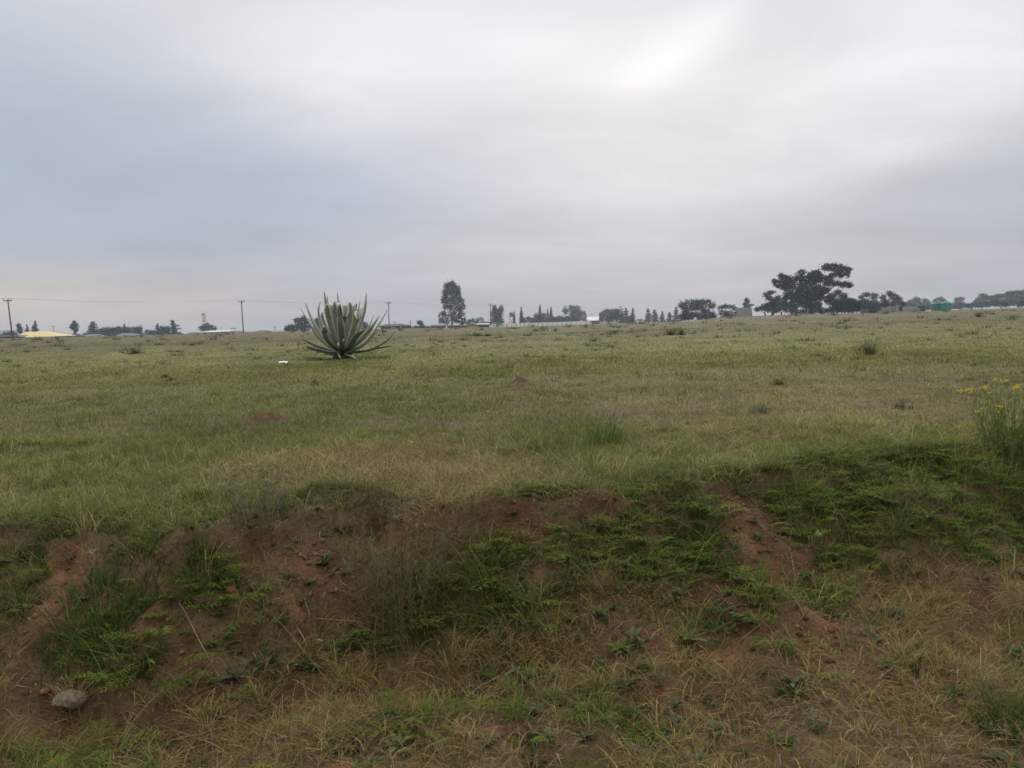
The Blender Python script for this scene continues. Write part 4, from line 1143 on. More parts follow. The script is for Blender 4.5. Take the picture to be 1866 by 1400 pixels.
def blue_tank():
    a = at(264.5, 614, 225)
    root = thing('water_tank', (a.x, 225, zt(a.x, 225)), 'small blue plastic tank low among the trees', 'water tank')
    top = at(264.5, 607.5, 225).z - root.location.z
    s = MB(); s.box(-.5, .5, -.5, .5, -.3, top - 1.15); s.build('stand', W_DARK, root)
    tank_mesh(root, 0, 0, top - 1.15, .46, 1.1, P_BLUE)


blue_tank()
for px, D, lab in ((1706.5, 172, 'green ribbed water tank standing against its brighter twin'), (1724, 170, 'brighter of the two green water tanks standing side by side')):
    a = at(px, 568, D)
    root = thing('water_tank', (a.x, D, min(zt(a.x, D), at(px, 568, D).z)), lab, 'water tank')
    top = at(px, 549.6 if px > 1715 else 550.6, D).z - root.location.z
    tank_mesh(root, 0, 0, top - 2.25, 1.08, 2.2, TANK_GREEN if px > 1715 else mat('shaded_green_tank', (.02, .16, .105), .5, .15, .8))  # shade on the duller tank is put into its darker green
    s = MB(); s.lathe([(1.2, -.4), (1.2, top - 2.25), (0, top - 2.25)], 20); s.build('plinth', BLOCK, root)


def tank_stand():
    D = 285
    a = at(932.5, 596, D)
    root = thing('water_tank', (a.x, D, zt(a.x, D)), 'green water tank raised on a tall steel stand', 'water tank')
    zt_ = at(932.5, 569.3, D).z - root.location.z; zb = at(932.5, 577, D).z - root.location.z
    tank_mesh(root, 0, 0, zb, .70, zt_ - zb, TANK_DARKGREEN)
    p = MB(); p.box(-.85, .85, -.8, .8, zb - .16, zb); p.build('platform', M_POLE_DARK, root)
    for sx in (-.75, .75):
        for sy in (-.7, .7):
            l = MB(); l.tube([(sx * 1.15, sy * 1.15, -.3), (sx, sy, zb - .16)], .09, 6); l.build('leg', M_POLE_DARK, root)
    b = MB()
    for sy in (-.75, .75):
        b.tube([(-.84, sy, zb * .35), (.78, sy, zb - .2)], .06, 5); b.tube([(.84, sy, zb * .35), (-.78, sy, zb - .2)], .06, 5)
    b.build('brace', M_POLE_DARK, root)


tank_stand()


def ruins():
    D = 172
    a = at(1602, 573, D); O = None
    cx = at(1645, 570, D).x
    root = thing('ruined_building', (cx, D, zt(cx, D)), 'unfinished roofless building of bare grey block walls with gaps for doors', 'building')
    O = Vector(root.location)
    gzb = -.4

    def wallpiece(px0, px1, y0, off, thick, m=BLOCK):
        p = at(px0, y0, D + off); q = at(px1, y0, D + off)
        w = MB(); w.box(p.x - O.x, q.x - O.x, off, off + thick, gzb, p.z - O.z); w.build('wall', m, root)
    PG = mat('pale_grey_block', (.28, .275, .265), .95, .14, 1.6, bump=.3)
    wallpiece(1602.5, 1624, 558.0, 0, 3.5, PG)
    wallpiece(1624.6, 1632, 559.5, 1.2, .2)
    wallpiece(1632.3, 1638, 558.2, .6, .2, PG)
    wallpiece(1638.3, 1645, 566.5, .9, .2)
    wallpiece(1645.3, 1672, 559.0, .8, .2, PG)
    wallpiece(1672.3, 1677, 561.5, .3, .2)
    p = at(1638.2, 558, D + 2); q = at(1645, 566, D + 2)
    w = MB(); w.box(p.x - O.x, q.x - O.x, 2.2, 2.3, q.z - O.z - .5, p.z - O.z); w.build('doorway', G_DARK, root)  # flat dark panel painted as the shade inside the open gap


ruins()
simple_box('concrete_block', 'tall plain grey concrete block hut in the grass', 'hut', 150, 1348.5, 1370, 560.5, 580, mat('hut_concrete', (.27, .265, .255), .95, .1, 1.2, bump=.2), 2.2, top='wall')
simple_box('brown_pillar', 'short brown gate pillar in front of the white fence', 'pillar', 262, 1087.5, 1093, 584.5, 592, R_BROWN, .6, top='pillar')
simple_box('dark_hut', 'little dark hut between the broken walls and the green tanks', 'hut', 176, 1678.5, 1685.5, 558.0, 570, mat('rusty_dark_sheet', (.05, .042, .038), .8, .3, 2), 1.5, top='wall')
simple_box('white_post', 'short white marker post at the edge of the dark clump', 'post', 200, 185, 187.6, 611, 617, P_WHITE, .3, top='post')
simple_box('white_tank', 'small white shape under the umbrella acacia', 'drum', 165, 1265.5, 1269.5, 578.5, 586, P_WHITE, .5, top='drum')


# ------------------------------------------------------------------ power line
POLES = [(17.5, 545.6, 171), (440.5, 548.2, 208), (707.5, 551, 250), (893.5, 554.4, 290), (1030, 557.8, 330), (1130.5, 559.4, 368)]
GP = 'wooden power poles in a row across the field'
PL = ['nearest power pole, leaning, with three insulators on its crossarm', 'second power pole standing clear against the pale sky', 'power pole beside the agave and the dark house',
      'power pole in front of the upright two lobed tree', 'power pole rising out of the pale grey green tree', 'farthest power pole with its crossarm over the dark conifers']


def make_pole(label):
    root = thing('power_pole', (0, 0, 0), label, 'power pole', GP)
    m = MB(); m.tube([(0, 0, -2.2), (0, 0, 4), (0, 0, 9)], [.17, .15, .115], 10); m.build('pole', M_POLE, root)
    m = MB(); m.box(-.85, .85, -.21, -.10, 8.62, 8.80); m.build('crossarm', M_POLE, root)
    for x in (-.78, .26, .78):
        m = MB(); m.lathe([(.02, 0), (.03, .08), (.09, .1), (.1, .18), (.06, .26), (.09, .29), (.09, .36), (0, .42)], 10); m.build('insulator', M_CERAMIC, root, (x, -.155, 8.80))
    m = MB(); m.tube([(-.5, -.17, 8.64), (-.06, -.14, 8.15)], .02, 5); m.tube([(.5, -.17, 8.64), (.06, -.14, 8.15)], .02, 5); m.build('brace', M_POLE_DARK, root)
    return root


proto = make_pole(PL[0])
POLE_TOPS = []
for i, (px, py, D) in enumerate(POLES):
    tp = at(px, py, D)
    if i == 0: o = proto
    else:
        o = proto.copy(); COL.objects.link(o); o['label'] = PL[i]
        for ch in proto.children:
            c = ch.copy(); COL.objects.link(c); c.parent = o
    o.location = (tp.x, D, tp.z - 9.0)
    o.rotation_euler = (0, 0, math.radians(28))
    if i == 0: o.rotation_euler = (0, math.radians(-2.2), math.radians(28))
    if i == 1: o.rotation_euler = (0, math.radians(-.8), math.radians(28))
    POLE_TOPS.append(o.location.copy())
M_WIRE = mat('power_wire', (.26, .26, .27), .5, .1, 1.0)
ca, sa = math.cos(math.radians(28)), math.sin(math.radians(28))
P0, P1 = POLE_TOPS[0], POLE_TOPS[1]
ends = [P0 - (P1 - P0)] + POLE_TOPS
for wx, lab in ((-.78, None), (.26, None), (.78, None)):
    w = MB(); pts = []
    for i in range(len(ends) - 1):
        a = ends[i] + Vector((wx * ca, wx * sa, 9.2)); b = ends[i + 1] + Vector((wx * ca, wx * sa, 9.2))
        for k in range(10):
            t = k / 10
            p = a.lerp(b, t); p.z -= 4 * .7 * t * (1 - t); pts.append(p)
    pts.append(ends[-1] + Vector((wx * ca, wx * sa, 9.2)))
    w.tube(pts, .0085, 4)
    o = w.build('power_wire', M_WIRE)
    tag(o, 'thin overhead wire strung along the row of power poles', 'wire', 'overhead wires on the power poles')


# lattice mast, thin posts, sign post, fence posts
def mast():
    D = 320
    a = at(373, 608, D); z1 = at(373, 570, D).z; gz = zt(a.x, D)
    root = thing('radio_mast', (a.x, D, gz), 'red and white lattice radio mast behind the wide low tree', 'mast')
    H = z1 - gz
    MR = mat('mast_red', (.34, .17, .14), .7, .1, 1); MW = mat('mast_white', (.52, .48, .46), .7, .1, 1)
    n = 8
    for i in range(n):
        s = MB(); za, zb = H * i / n, H * (i + 1) / n
        wa, wb = .62 - .04 * i, .62 - .04 * (i + 1)
        for sx, sy in ((-1, -1), (1, -1), (1, 1), (-1, 1)):
            s.tube([(sx * wa, sy * wa, za), (sx * wb, sy * wb, zb)], .07, 5)
        for sg in (-1, 1):
            s.tube([(-wa * sg, -wa, za), (wb * sg, -wb, zb)], .05, 4); s.tube([(-wa, wa * sg, za), (-wb, -wb * sg, zb)], .05, 4)
            s.tube([(wa, wa * sg, za), (wb, -wb * sg, zb)], .05, 4)
        s.build('mast_section', MR if i % 2 else MW, root)
    s = MB(); s.box(-.9, -.6, -.15, .15, H * .86, H * .97); s.box(.6, .9, -.15, .15, H * .80, H * .93); s.build('antenna', MW, root)


mast()


def thin_post(name, label, cat, D, px, ytop, ybot, r, m=M_POLE, arms=(), lean=0.0):
    a = at(px, ybot, D); gz = min(zt(a.x, D), a.z)
    root = thing(name, (a.x, D, gz), label, cat)
    H = at(px, ytop, D).z - gz
    p = MB(); p.tube([(0, 0, -.3), (lean * H, 0, H)], [r, r * .8], 7); p.build('post', m, root)
    for z, w in arms:
        q = MB(); q.box(-w + lean * H * z, w + lean * H * z, -.06, .06, H * z - .06, H * z + .06); q.build('crossarm', m, root)
    return root


thin_post('post', 'faint thin pole over the houses past the yellow roof', 'pole', 330, 98.5, 593, 612, .12, M_POLE_DARK, ((.93, .8),))
thin_post('post', 'faint thin pole just beyond the red and white mast', 'pole', 320, 404, 594, 608, .10, M_POLE_DARK)
thin_post('post', 'plain thin pole between the houses and the squat tree behind the agave', 'pole', 290, 502, 594, 608, .13, M_POLE, ((.9, .5),))
thin_post('post', 'thin dark pole sticking up near the chopped off bush', 'pole', 240, 748.6, 584, 600, .13, M_POLE)
thin_post('post', 'small faint pole with a crossarm over the dark house', 'pole', 330, 719.5, 585.5, 596, .11, M_POLE, ((.93, .8),))
thin_post('post', 'faint far pole between the pale tree and the heavy dark tree', 'pole', 400, 1079, 570, 592, .13, M_POLE, ((.92, 1.0),))
def gantry():
    D = 300
    a = at(426, 606, D); gz = zt(a.x, D)
    root = thing('steel_frame', (a.x, D, gz), 'faint open steel frame on legs over the low roofs', 'frame')
    H = at(426, 598, D).z - gz
    for x in (-.85, 0, .85):
        p = MB(); p.tube([(x, 0, -.3), (x, 0, H)], .08, 6); p.build('leg', M_POLE, root)
    b = MB(); b.box(-1.1, 1.1, -.07, .07, H * .96, H * 1.0 + .06); b.build('beam', M_POLE, root)
    b = MB(); b.box(-1.0, 1.0, -.07, .07, H * .72, H * .75); b.build('beam', M_POLE, root)
gantry()
RUST = mat('rusty_steel', (.15, .075, .055), .85, .3, 6)
r_ = thin_post('sign_post', 'leaning rusty post with a faded worn board near the feathery tree', 'sign', 95, 1575, 561.5, 583, .05, RUST, (), -.22)
b_ = MB(); b_.box(-.55, .42, -.10, -.06, .78, 1.28); b_.build('board', mat('faded_board', (.15, .125, .115), .9, .25, 2), r_)
FP = [(1346, 578, 588), (1370, 578, 588), (1394, 575, 585), (1405, 574, 584), (1430, 572, 583), (1471, 572, 582)]
for i, (px, y0, y1) in enumerate(FP):
    D = 118
    a = at(px, y1, D); gz = zt(a.x, D)
    o = thing('fence_post', (a.x, D, gz), 'thin rusty fence post in the grass below the great spreading tree', 'fence post', 'thin fence posts along the far field edge')
    p = MB(); p.tube([(0, 0, -.3), (random.uniform(-.04, .04), 0, max(.7, at(px, y0, D).z - gz))], [.035, .03], 6); p.build('post', RUST, o)
for px, y0 in ((1277, 561), (1289, 562), (1394, 560.5)):
    D = 170
    a = at(px, 588, D); gz = zt(a.x, D)
    o = thing('pole', (a.x, D, gz), 'slender pale pole in front of the dark acacia foliage' if px < 1300 else 'slender pale pole in front of the grey green bush near the great tree', 'pole', 'slender pale poles before the acacia' if px < 1300 else None)
    p = MB(); p.tube([(0, 0, -.3), (0, 0, at(px, y0, D).z - gz)], [.06, .05], 6); p.build('post', mat('pale_pole', (.17, .18, .19), .8, .15, 2), o)


# ------------------------------------------------------------------ plants and small things in the field
def tuft(name, label, cat, px, py, n, h, spread, col, width=.004, lean=(.2, .9), K=4, profile='grass', droop=.35, col2=None, group=None, part='leaves', fn=terrain):
    x0, y0 = gp(px, py, fn)
    z0 = zt(x0, y0)
    root = thing(name, (x0, y0, z0), label, cat, group)
    a = RNG.uniform(0, 6.28, n); r = spread * np.sqrt(RNG.random(n)) if name != 'scrub_bush' else .55 * spread * np.minimum(np.abs(RNG.normal(0, .6, n)), 1.5)
    x = np.cos(a) * r; y = np.sin(a) * r
    z = terrain(x + x0, y + y0) - z0 - .01
    c = np.tile(A(*col), (n, 1)) * (1.45 if name == 'scrub_bush' else 1.2)
    if col2: c = mixc(c, np.tile(A(*col2), (n, 1)), RNG.random(n))
    c = c * RNG.uniform(.7, 1.3, n)[:, None]
    hh = RNG.uniform(.4, 1.05, n) * h * np.clip(1.05 - .65 * (r / spread) ** 2, .3, 1) * (.72 if name == 'scrub_bush' else 1)
    yaw = a + RNG.normal(0, .9, n)
    g = strips(np.stack([x, y, z], 1), yaw, hh, RNG.uniform(lean[0], lean[1], n), width * RNG.uniform(.7, 1.3, n), K, c * .8, c * 1.1, profile, droop)
    link(part, np_mesh(part, *g), M_WEED, root)
    return root


# dark dry scrub in the field
for px, py, h, sp, n, col, lab in ((222, 648, .5, .45, 120, (.09, .075, .05), 'low dark scrub beside the pinkish soil mound'), (246, 645, .62, .5, 160, (.055, .05, .032), 'taller dark scrub next to the pinkish soil mound'),
                                   (350, 630, .35, .55, 110, (.06, .05, .035), 'small dark scrub patch in the open field toward the second pole'), (870, 613, .55, .9, 160, (.08, .068, .045), 'dark straggling scrub in the grass before the beige shed'),
                                   (888, 613, .5, .7, 120, (.075, .062, .042), 'second smaller scrub patch before the white fence corner'), (1222, 611, .8, .6, 150, (.055, .045, .03), 'dark brown scrub clump in the field below the row of conifers'),
                                   (1242, 611, .75, .5, 110, (.06, .048, .032), 'narrow brown scrub clump beside the dark one below the conifers'), (1420, 701, .2, .18, 60, (.055, .06, .028), 'tiny dark tuft alone in mid field'),
                                   (300, 690, .18, .2, 90, (.045, .05, .028), 'tiny dark tuft in the grass before the agave'), (308, 696, .16, .16, 70, (.045, .05, .028), 'smaller dark tuft touching the one before it'),
                                   (1783, 578, 1.0, .8, 140, (.10, .075, .06), 'reddish brown scrub on the rise below the long grey grove'), (1585, 648, .75, .35, 130, (.095, .085, .05), 'upright tuft of tall brown stalks in mid field'),
                                   (575, 703, .14, .15, 60, (.045, .05, .028), 'dark speck of a tuft below the agave'), (1470, 622, .3, .9, 120, (.075, .075, .04), 'long low olive tussock across the rise'),
                                   (1640, 745, .2, .2, 50, (.10, .10, .055), 'small dusky tuft in the grass toward the yellow flowers'), (1385, 752, .18, .28, 80, (.11, .125, .075), 'low grey green cushion in the grass of mid field'),
                                   (1510, 660, .3, .35, 90, (.08, .085, .055), 'faint grey green tuft in front of the tall brown stalks')):
    tuft('scrub_bush', lab, 'scrub', px, py, n, h, sp, col, .012 * max(1, gp(px, py)[1] / 40), (.1, .9), 3, fn=terrain0)

# grass collar around the agave
for px, py in ((560, 655), (590, 658), (622, 660), (655, 657), (685, 654)):
    tuft('grass_tuft', 'dark green grass tuft growing round the foot of the agave', 'grass', px, py, 110, .17, .5, (.05, .075, .028), .010, (.2, 1.0), 3, group='grass tufts round the agave', fn=terrain0)

# green grass tussocks in the near field
for px, py, h, sp, n, lab in ((1100, 812, .32, .16, 260, 'tall bright green grass tussock in the middle of the near field'), (1020, 830, .26, .22, 260, 'low wide green grass tussock beside the taller one'),
                              (380, 1040, .26, .10, 160, 'thick green grass tuft with upright blades at the top of the bank'), (175, 1160, .30, .22, 420, 'large rank green grass tussock on the bank over the pale stone'),
                              (245, 1110, .26, .16, 260, 'fresh green grass tussock higher on the bank behind the rank one'), (1285, 1000, .2, .10, 120, 'green tuft at the edge of the red soil scar'),
                              (730, 1130, .2, .10, 140, 'green blades pushing up beside the wispy shrub'), (1840, 1330, .28, .12, 200, 'dark green tussock in the bottom corner of the verge')):
    tuft('grass_tussock', lab, 'grass', px, py, n, h, sp, (.060, .105, .024), .006, (.2, 1.0), 5, col2=(.10, .125, .035), part='blades')


def leafy(name, label, px, py, n, ln, w, col, lean=(.9, 1.5), cat='weed', col2=None, spread=.03):
    return tuft(name, label, cat, px, py, n, ln, spread, col, w, lean, 6, 'leaf', .55, col2)


leafy('broadleaf_weed', 'dark leafy weed cluster on the bare soil near the flat grey stone', 630, 1180, 46, .11, .030, (.055, .095, .028), spread=.07, lean=(.5, 1.5), col2=(.085, .125, .04))
leafy('rosette_weed', 'small bright green rosette alone on the bare red bank', 405, 1172, 16, .10, .022, (.085, .14, .035), lean=(.5, 1.5))
leafy('broadleaf_weed', 'grey leaved weed hanging over the dark hollow in the bank', 488, 1205, 22, .11, .028, (.085, .115, .055), spread=.05, lean=(.6, 1.5))
leafy('broadleaf_weed', 'glossy broad leaved weed below the rank grass tussock', 265, 1205, 20, .12, .022, (.085, .135, .035), spread=.05)
leafy('strap_weed', 'weed with a few long pale strap leaves on the stony verge', 968, 1222, 9, .16, .018, (.085, .115, .055), lean=(.8, 1.5))
leafy('broadleaf_weed', 'feathery bright green weed on the dark bank beyond the wispy shrub', 935, 1050, 60, .12, .012, (.06, .12, .03), spread=.08, lean=(.4, 1.4))
leafy('broadleaf_weed', 'green weed with a drooping tail beside the feathery one', 985, 1085, 30, .12, .014, (.045, .08, .035), spread=.05, lean=(.6, 1.5))
leafy('broadleaf_weed', 'small leafy weed in the red gravel patch', 1675, 1185, 14, .06, .018, (.06, .10, .04))
leafy('rosette_weed', 'tiny grey rosette by the bleached stones of the verge', 1590, 1165, 14, .08, .010, (.08, .105, .06))
leafy('broadleaf_weed', 'low creeping weed under the purple flowers', 1310, 1130, 40, .12, .010, (.045, .085, .03), spread=.08, lean=(.8, 1.5))
leafy('broadleaf_weed', 'upright narrow leaved weed in the verge gravel', 1672, 1235, 10, .16, .010, (.05, .085, .025), lean=(.1, .5))
leafy('broadleaf_weed', 'dense dark weed mound at the foot of the yellow flowers', 1806, 852, 50, .10, .014, (.075, .115, .035), spread=.16, lean=(.4, 1.4))
leafy('broadleaf_weed', 'round dark weed clump on the rim short of the yellow flowers', 1690, 845, 70, .13, .014, (.065, .105, .03), spread=.14, lean=(.3, 1.3))


def shrub(name, label, cat, px, py, nst, h, spread, leafcol, stemcol, nleaf, leaf, flowers=None, lean=(.05, .5), width=.004, fan=1.0):
    """many thin branching stems carrying fine leaves, and flower heads as parts"""
    x0, y0 = gp(px, py, terrain)
    z0 = zt(x0, y0)
    root = thing(name, (x0, y0, z0), label, cat)
    a = RNG.uniform(0, 6.28, nst); r = spread * .35 * np.sqrt(RNG.random(nst))
    rt = np.stack([np.cos(a) * r, np.sin(a) * r, np.zeros(nst) - .02], 1)
    hh = h * RNG.uniform(.55, 1.0, nst); ln = RNG.uniform(lean[0], lean[1], nst) * fan
    yaw = a + RNG.normal(0, .4, nst)
    c = np.tile(A(*stemcol), (nst, 1)) * RNG.uniform(.7, 1.3, (nst, 1))
    link('stems', np_mesh('stems', *strips(rt, yaw, hh, ln, np.full(nst, width), 6, c, c, 'stem', .2)), M_WEED, root)
    # leaves along stems
    k = RNG.integers(0, nst, nleaf); t = RNG.uniform(.15, 1.0, nleaf)
    px_ = rt[k, 0] + np.cos(yaw[k]) * hh[k] * ln[k] * t ** 1.5 + RNG.normal(0, .01, nleaf)
    py_ = rt[k, 1] + np.sin(yaw[k]) * hh[k] * ln[k] * t ** 1.5 + RNG.normal(0, .01, nleaf)
    pz_ = hh[k] * (t - .2 * ln[k] * t ** 2.2)
    lc = np.tile(A(*leafcol), (nleaf, 1)) * RNG.uniform(.65, 1.35, (nleaf, 1))
    link('foliage', np_mesh('foliage', *strips(np.stack([px_, py_, pz_], 1), RNG.uniform(0, 6.28, nleaf), leaf[0] * RNG.uniform(.6, 1.3, nleaf), RNG.uniform(.4, 1.2, nleaf), leaf[1] * RNG.uniform(.7, 1.3, nleaf), 2, lc, lc * 1.1, 'leaf', .3)), M_WEED, root)
    if flowers:
        cnt, fcol, fr, fm = flowers
        idx = RNG.permutation(nst)[:cnt]
        for q in idx:
            e = np.array([rt[q, 0] + np.cos(yaw[q]) * hh[q] * ln[q], rt[q, 1] + np.sin(yaw[q]) * hh[q] * ln[q], hh[q] * (1 - .2 * ln[q])])
            nf = 26
            P = np.clip(RNG.normal(0, 1, (nf, 3)), -1.25, 1.25) * A(fr, fr, fr * .35)
            P[:8] *= .35
            fc = np.tile(A(*fcol), (nf, 1)) * RNG.uniform(.7, 1.25, (nf, 1))
            link('flower_head', np_mesh('flower_head', *quads(P, fr * .5, fc, .3)), fm, root, tuple(e))
    return root


M_PETAL = mat_attr('flower_petal', .6, .3, .1, 40, .2)
shrub('yellow_flower_plant', 'tall green plant topped with bright yellow flower heads', 'flowering plant', 1828, 842, 60, .58, .34, (.13, .165, .05), (.12, .15, .045), 1100, (.06, .0055), (26, (.68, .54, .03), .016, M_PETAL), (.03, .40), .005)
shrub('yellow_flower_plant', 'low young plant with a few yellow green flower heads at the frame edge', 'flowering plant', 1846, 850, 20, .22, .2, (.075, .115, .035), (.075, .10, .04), 300, (.045, .006), (5, (.46, .42, .05), .012, M_PETAL), (.1, .7), .004)
shrub('yellow_flower_plant', 'single sparse stem with two yellow flower heads out in the field', 'flowering plant', 1792, 715, 5, .42, .1, (.08, .10, .045), (.08, .10, .04), 60, (.05, .006), (3, (.55, .44, .05), .02, M_PETAL), (.05, .3), .006)
shrub('wispy_shrub', 'tall wispy grey green shrub with thin upright stems on the bank', 'shrub', 735, 1125, 120, .56, .56, (.115, .125, .058), (.17, .105, .05), 1700, (.032, .0052), None, (.02, .5), .0042)
shrub('wispy_shrub', 'slim cluster of brown seed spikes behind the wispy shrub', 'shrub', 690, 985, 26, .42, .16, (.10, .075, .045), (.10, .07, .04), 900, (.016, .003), None, (.02, .22), .003)
shrub('white_flower_shrub', 'dusky twiggy shrub with clusters of small pale cream flowers', 'shrub', 468, 955, 46, .34, .26, (.15, .145, .08), (.20, .15, .10), 520, (.028, .007), (14, (.30, .29, .19), .013, M_PETAL), (.1, .7), .0045)
shrub('white_flower_plant', 'thin stem with a flat pale flower head on the rim of the bank', 'flowering plant', 165, 1065, 3, .2, .04, (.08, .10, .05), (.16, .14, .09), 20, (.03, .006), (2, (.30, .30, .24), .012, M_PETAL), (.02, .2), .004)
shrub('purple_haze_plant', 'small dusky plant with a faded mauve flower head near the cream flowered shrub', 'flowering plant', 516, 950, 8, .14, .05, (.08, .09, .05), (.09, .08, .05), 60, (.03, .004), (2, (.16, .11, .19), .014, M_PETAL), (.05, .3), .003)
for px, py, lab in ((3, 968, 'purple flower at the frame edge on the rim of the bank'), (495, 983, 'bright lilac flower above the bare soil near the cream flowered shrub'), (1455, 934, 'purple flower in the green weeds beside the red scar'),
                    (1333, 1112, 'upper purple flower of the pair over the creeping weed'), (1334, 1130, 'lower purple flower of the pair over the creeping weed')):
    x0, y0 = gp(px, py + 14, terrain); z0 = zt(x0, y0)
    root = thing('purple_flower', (x0, y0, z0), lab, 'flower', 'small purple flowers on the bank')
    s = MB(); s.tube([(0, 0, -.01), (.004, 0, .03), (0, 0, .06)], .0018, 5); s.build('stem', mat('flower_stem', (.06, .09, .03), .7), root)
    nf = 14
    ang = np.arange(nf) * 2.4
    fc = np.tile(A(.26, .11, .38), (nf, 1)) * RNG.uniform(.7, 1.3, (nf, 1))
    g = strips(np.tile(A(0, 0, .058), (nf, 1)), ang, np.full(nf, .010), np.full(nf, .9), np.full(nf, .005), 3, fc, fc * 1.2, 'leaf', .3)
    link('petals', np_mesh('petals', *g), M_PETAL, root)


def stone(label, px, py, r, col, sq=(1, .8, .6), sink=.3, cat='stone'):
    x0, y0 = gp(px, py, terrain); z0 = zt(x0, y0)
    import bmesh
    bm = bmesh.new(); bmesh.ops.create_icosphere(bm, subdivisions=4, radius=1)
    sd = random.uniform(0, 50)
    cut = [Vector((random.gauss(0, 1), random.gauss(0, 1), random.gauss(.2, 1))).normalized() for _ in range(7)]
    for v in bm.verts:
        p = v.co.copy()
        for cn in cut:
            dd = p.dot(cn) - .78
            if dd > 0: p -= cn * dd * .85
        nz = float(fbm(np.array([p.x * 2 + sd]), np.array([p.y * 2 + p.z * 1.7]), 3, 4)[0])
        p *= 1 + .22 * nz
        v.co = Vector((p.x * sq[0], p.y * sq[1], p.z * sq[2])) * r
    me = bpy.data.meshes.new('stone'); bm.to_mesh(me); bm.free()
    o = link('stone', me, mat('stone_%d' % int(px), col, .95, .45, 55, bump=.9), None, (x0, y0, z0 + r * sq[2] * (1 - 2 * sink) * .5))
    o.rotation_euler = (random.uniform(-.2, .2), random.uniform(-.2, .2), random.uniform(0, 3))
    tag(o, label, cat)


stone('large pale stone half sunk in dry grass at the bottom of the bank', 130, 1276, .055, (.17, .135, .085), (1.3, .9, .75), .5)
tuft('grass_tuft', 'dry grass tuft half covering the large pale stone', 'grass', 132, 1296, 170, .15, .10, (.30, .22, .095), .004, (.3, 1.3), 4, part='blades')
stone('flat pale grey stone on the bare brown bank', 580, 1176, .022, (.30, .27, .24), (1.2, .8, .6))
stone('small ochre stone under the grass of the rim', 420, 1083, .022, (.26, .15, .05), (1.2, .8, .8), .2)
stone('pinkish brown stone on the gravel of the verge', 1590, 1117, .022, (.24, .13, .09), (1.2, .8, .8), .2)
stone('bright orange pebble on the red gravel', 1640, 1178, .011, (.55, .26, .07), (1, 1, .9), .1)
stone('rounded tan stone in the straw of the verge', 1505, 1240, .020, (.34, .19, .09), (1, .9, 1), .1)
stone('small yellowish stone in the grass low on the verge', 1750, 1286, .016, (.34, .22, .10), (1.4, .8, .7), .1)
stone('pale cream pebble lying in the weeds at the edge of the scar', 1490, 978, .018, (.40, .38, .33), (1.3, .8, .7), .1)
stone('orange brown clod of earth on the weedy bank', 1752, 1000, .02, (.26, .14, .06), (1.2, .8, .7), .1)


# pale broken blossom and litter
def litter():
    x0, y0 = gp(517, 668, terrain0); z0 = zt(x0, y0)
    root = thing('litter', (x0, y0, z0 + .10), 'scrap of bright white litter lying in the grass before the agave', 'litter')
    v = []; f = []
    n = 7
    for i in range(n):
        for j in range(3):
            v.append((-.11 + .22 * i / (n - 1) * (1 + .05 * j), (j - 1) * .05 + .02 * math.sin(i * 1.7), .006 * math.sin(i * 2.1 + j * 1.3) + .03 * (j % 2) + .01 * math.sin(i * .6)))
    for i in range(n - 1):
        for j in range(2):
            f.append((i * 3 + j, i * 3 + j + 1, (i + 1) * 3 + j + 1, (i + 1) * 3 + j))
    m = MB(); m.add(v, f, True); m.build('crumpled_sheet', mat('white_plastic', (.86, .86, .85), .4, .04, 20), root)


litter()


def stalk(label, pts, rad, col, name='grass_stalk'):
    """long single stalk through photo points (px,py,distance)"""
    P = [at(*p) for p in pts]
    root = P[0]
    m = MB(); m.tube([p - root for p in P], [rad * (1 - .5 * i / (len(P) - 1)) for i in range(len(P))], 6)
    o = m.build(name, mat('stalk_%d' % int(pts[0][0]), col, .7, .15, 20), None, root)
    tag(o, label, 'stalk')
    return o


def gdist(px, py): return gp(px, py, terrain)[1]


def ground_stalk(label, pts, rad, col, lift=.02, name='grass_stalk'):
    stalk(label, [(px, py, gdist(px, py + 2) - .02 - lift * k) for k, (px, py) in enumerate(pts)], rad, col, name)


ground_stalk('long yellow green stalk lying slantwise over the verge', [(1345, 1172), (1400, 1125), (1455, 1082), (1525, 1048)], .0030, (.17, .17, .05))
ground_stalk('long straw leaning across the bare soil above the small rosette', [(390, 1218), (362, 1165), (340, 1120), (326, 1098)], .0022, (.30, .24, .14))
ground_stalk('long straw slanting over the dark soil near the flat grey stone', [(625, 1275), (560, 1195), (520, 1145), (470, 1095)], .0020, (.24, .17, .09))
ground_stalk('bent pale straw at the edge of the leafy weed', [(686, 1205), (682, 1180), (684, 1140), (690, 1110)], .0024, (.30, .25, .12))
ground_stalk('dark twig standing in the dry grass low on the verge', [(250, 1395), (247, 1350), (238, 1330), (228, 1310)], .0035, (.10, .065, .05), name='twig')
ground_stalk('pale dry twig on the red gravel of the verge', [(1595, 1240), (1612, 1228), (1628, 1216)], .0026, (.30, .23, .15), name='twig')
ground_stalk('horizontal yellowed leaf blade over the leafy weed', [(575, 1127), (615, 1130), (650, 1132), (668, 1138)], .0022, (.34, .22, .05))
ground_stalk('pale green stalk across the weeds by the red scar', [(1290, 985), (1265, 965), (1240, 952), (1225, 945)], .0025, (.22, .24, .13))
ground_stalk('curved dry stalk over the dark soil of the verge bank', [(1560, 1010), (1548, 985), (1546, 970), (1556, 958)], .0022, (.28, .20, .13))
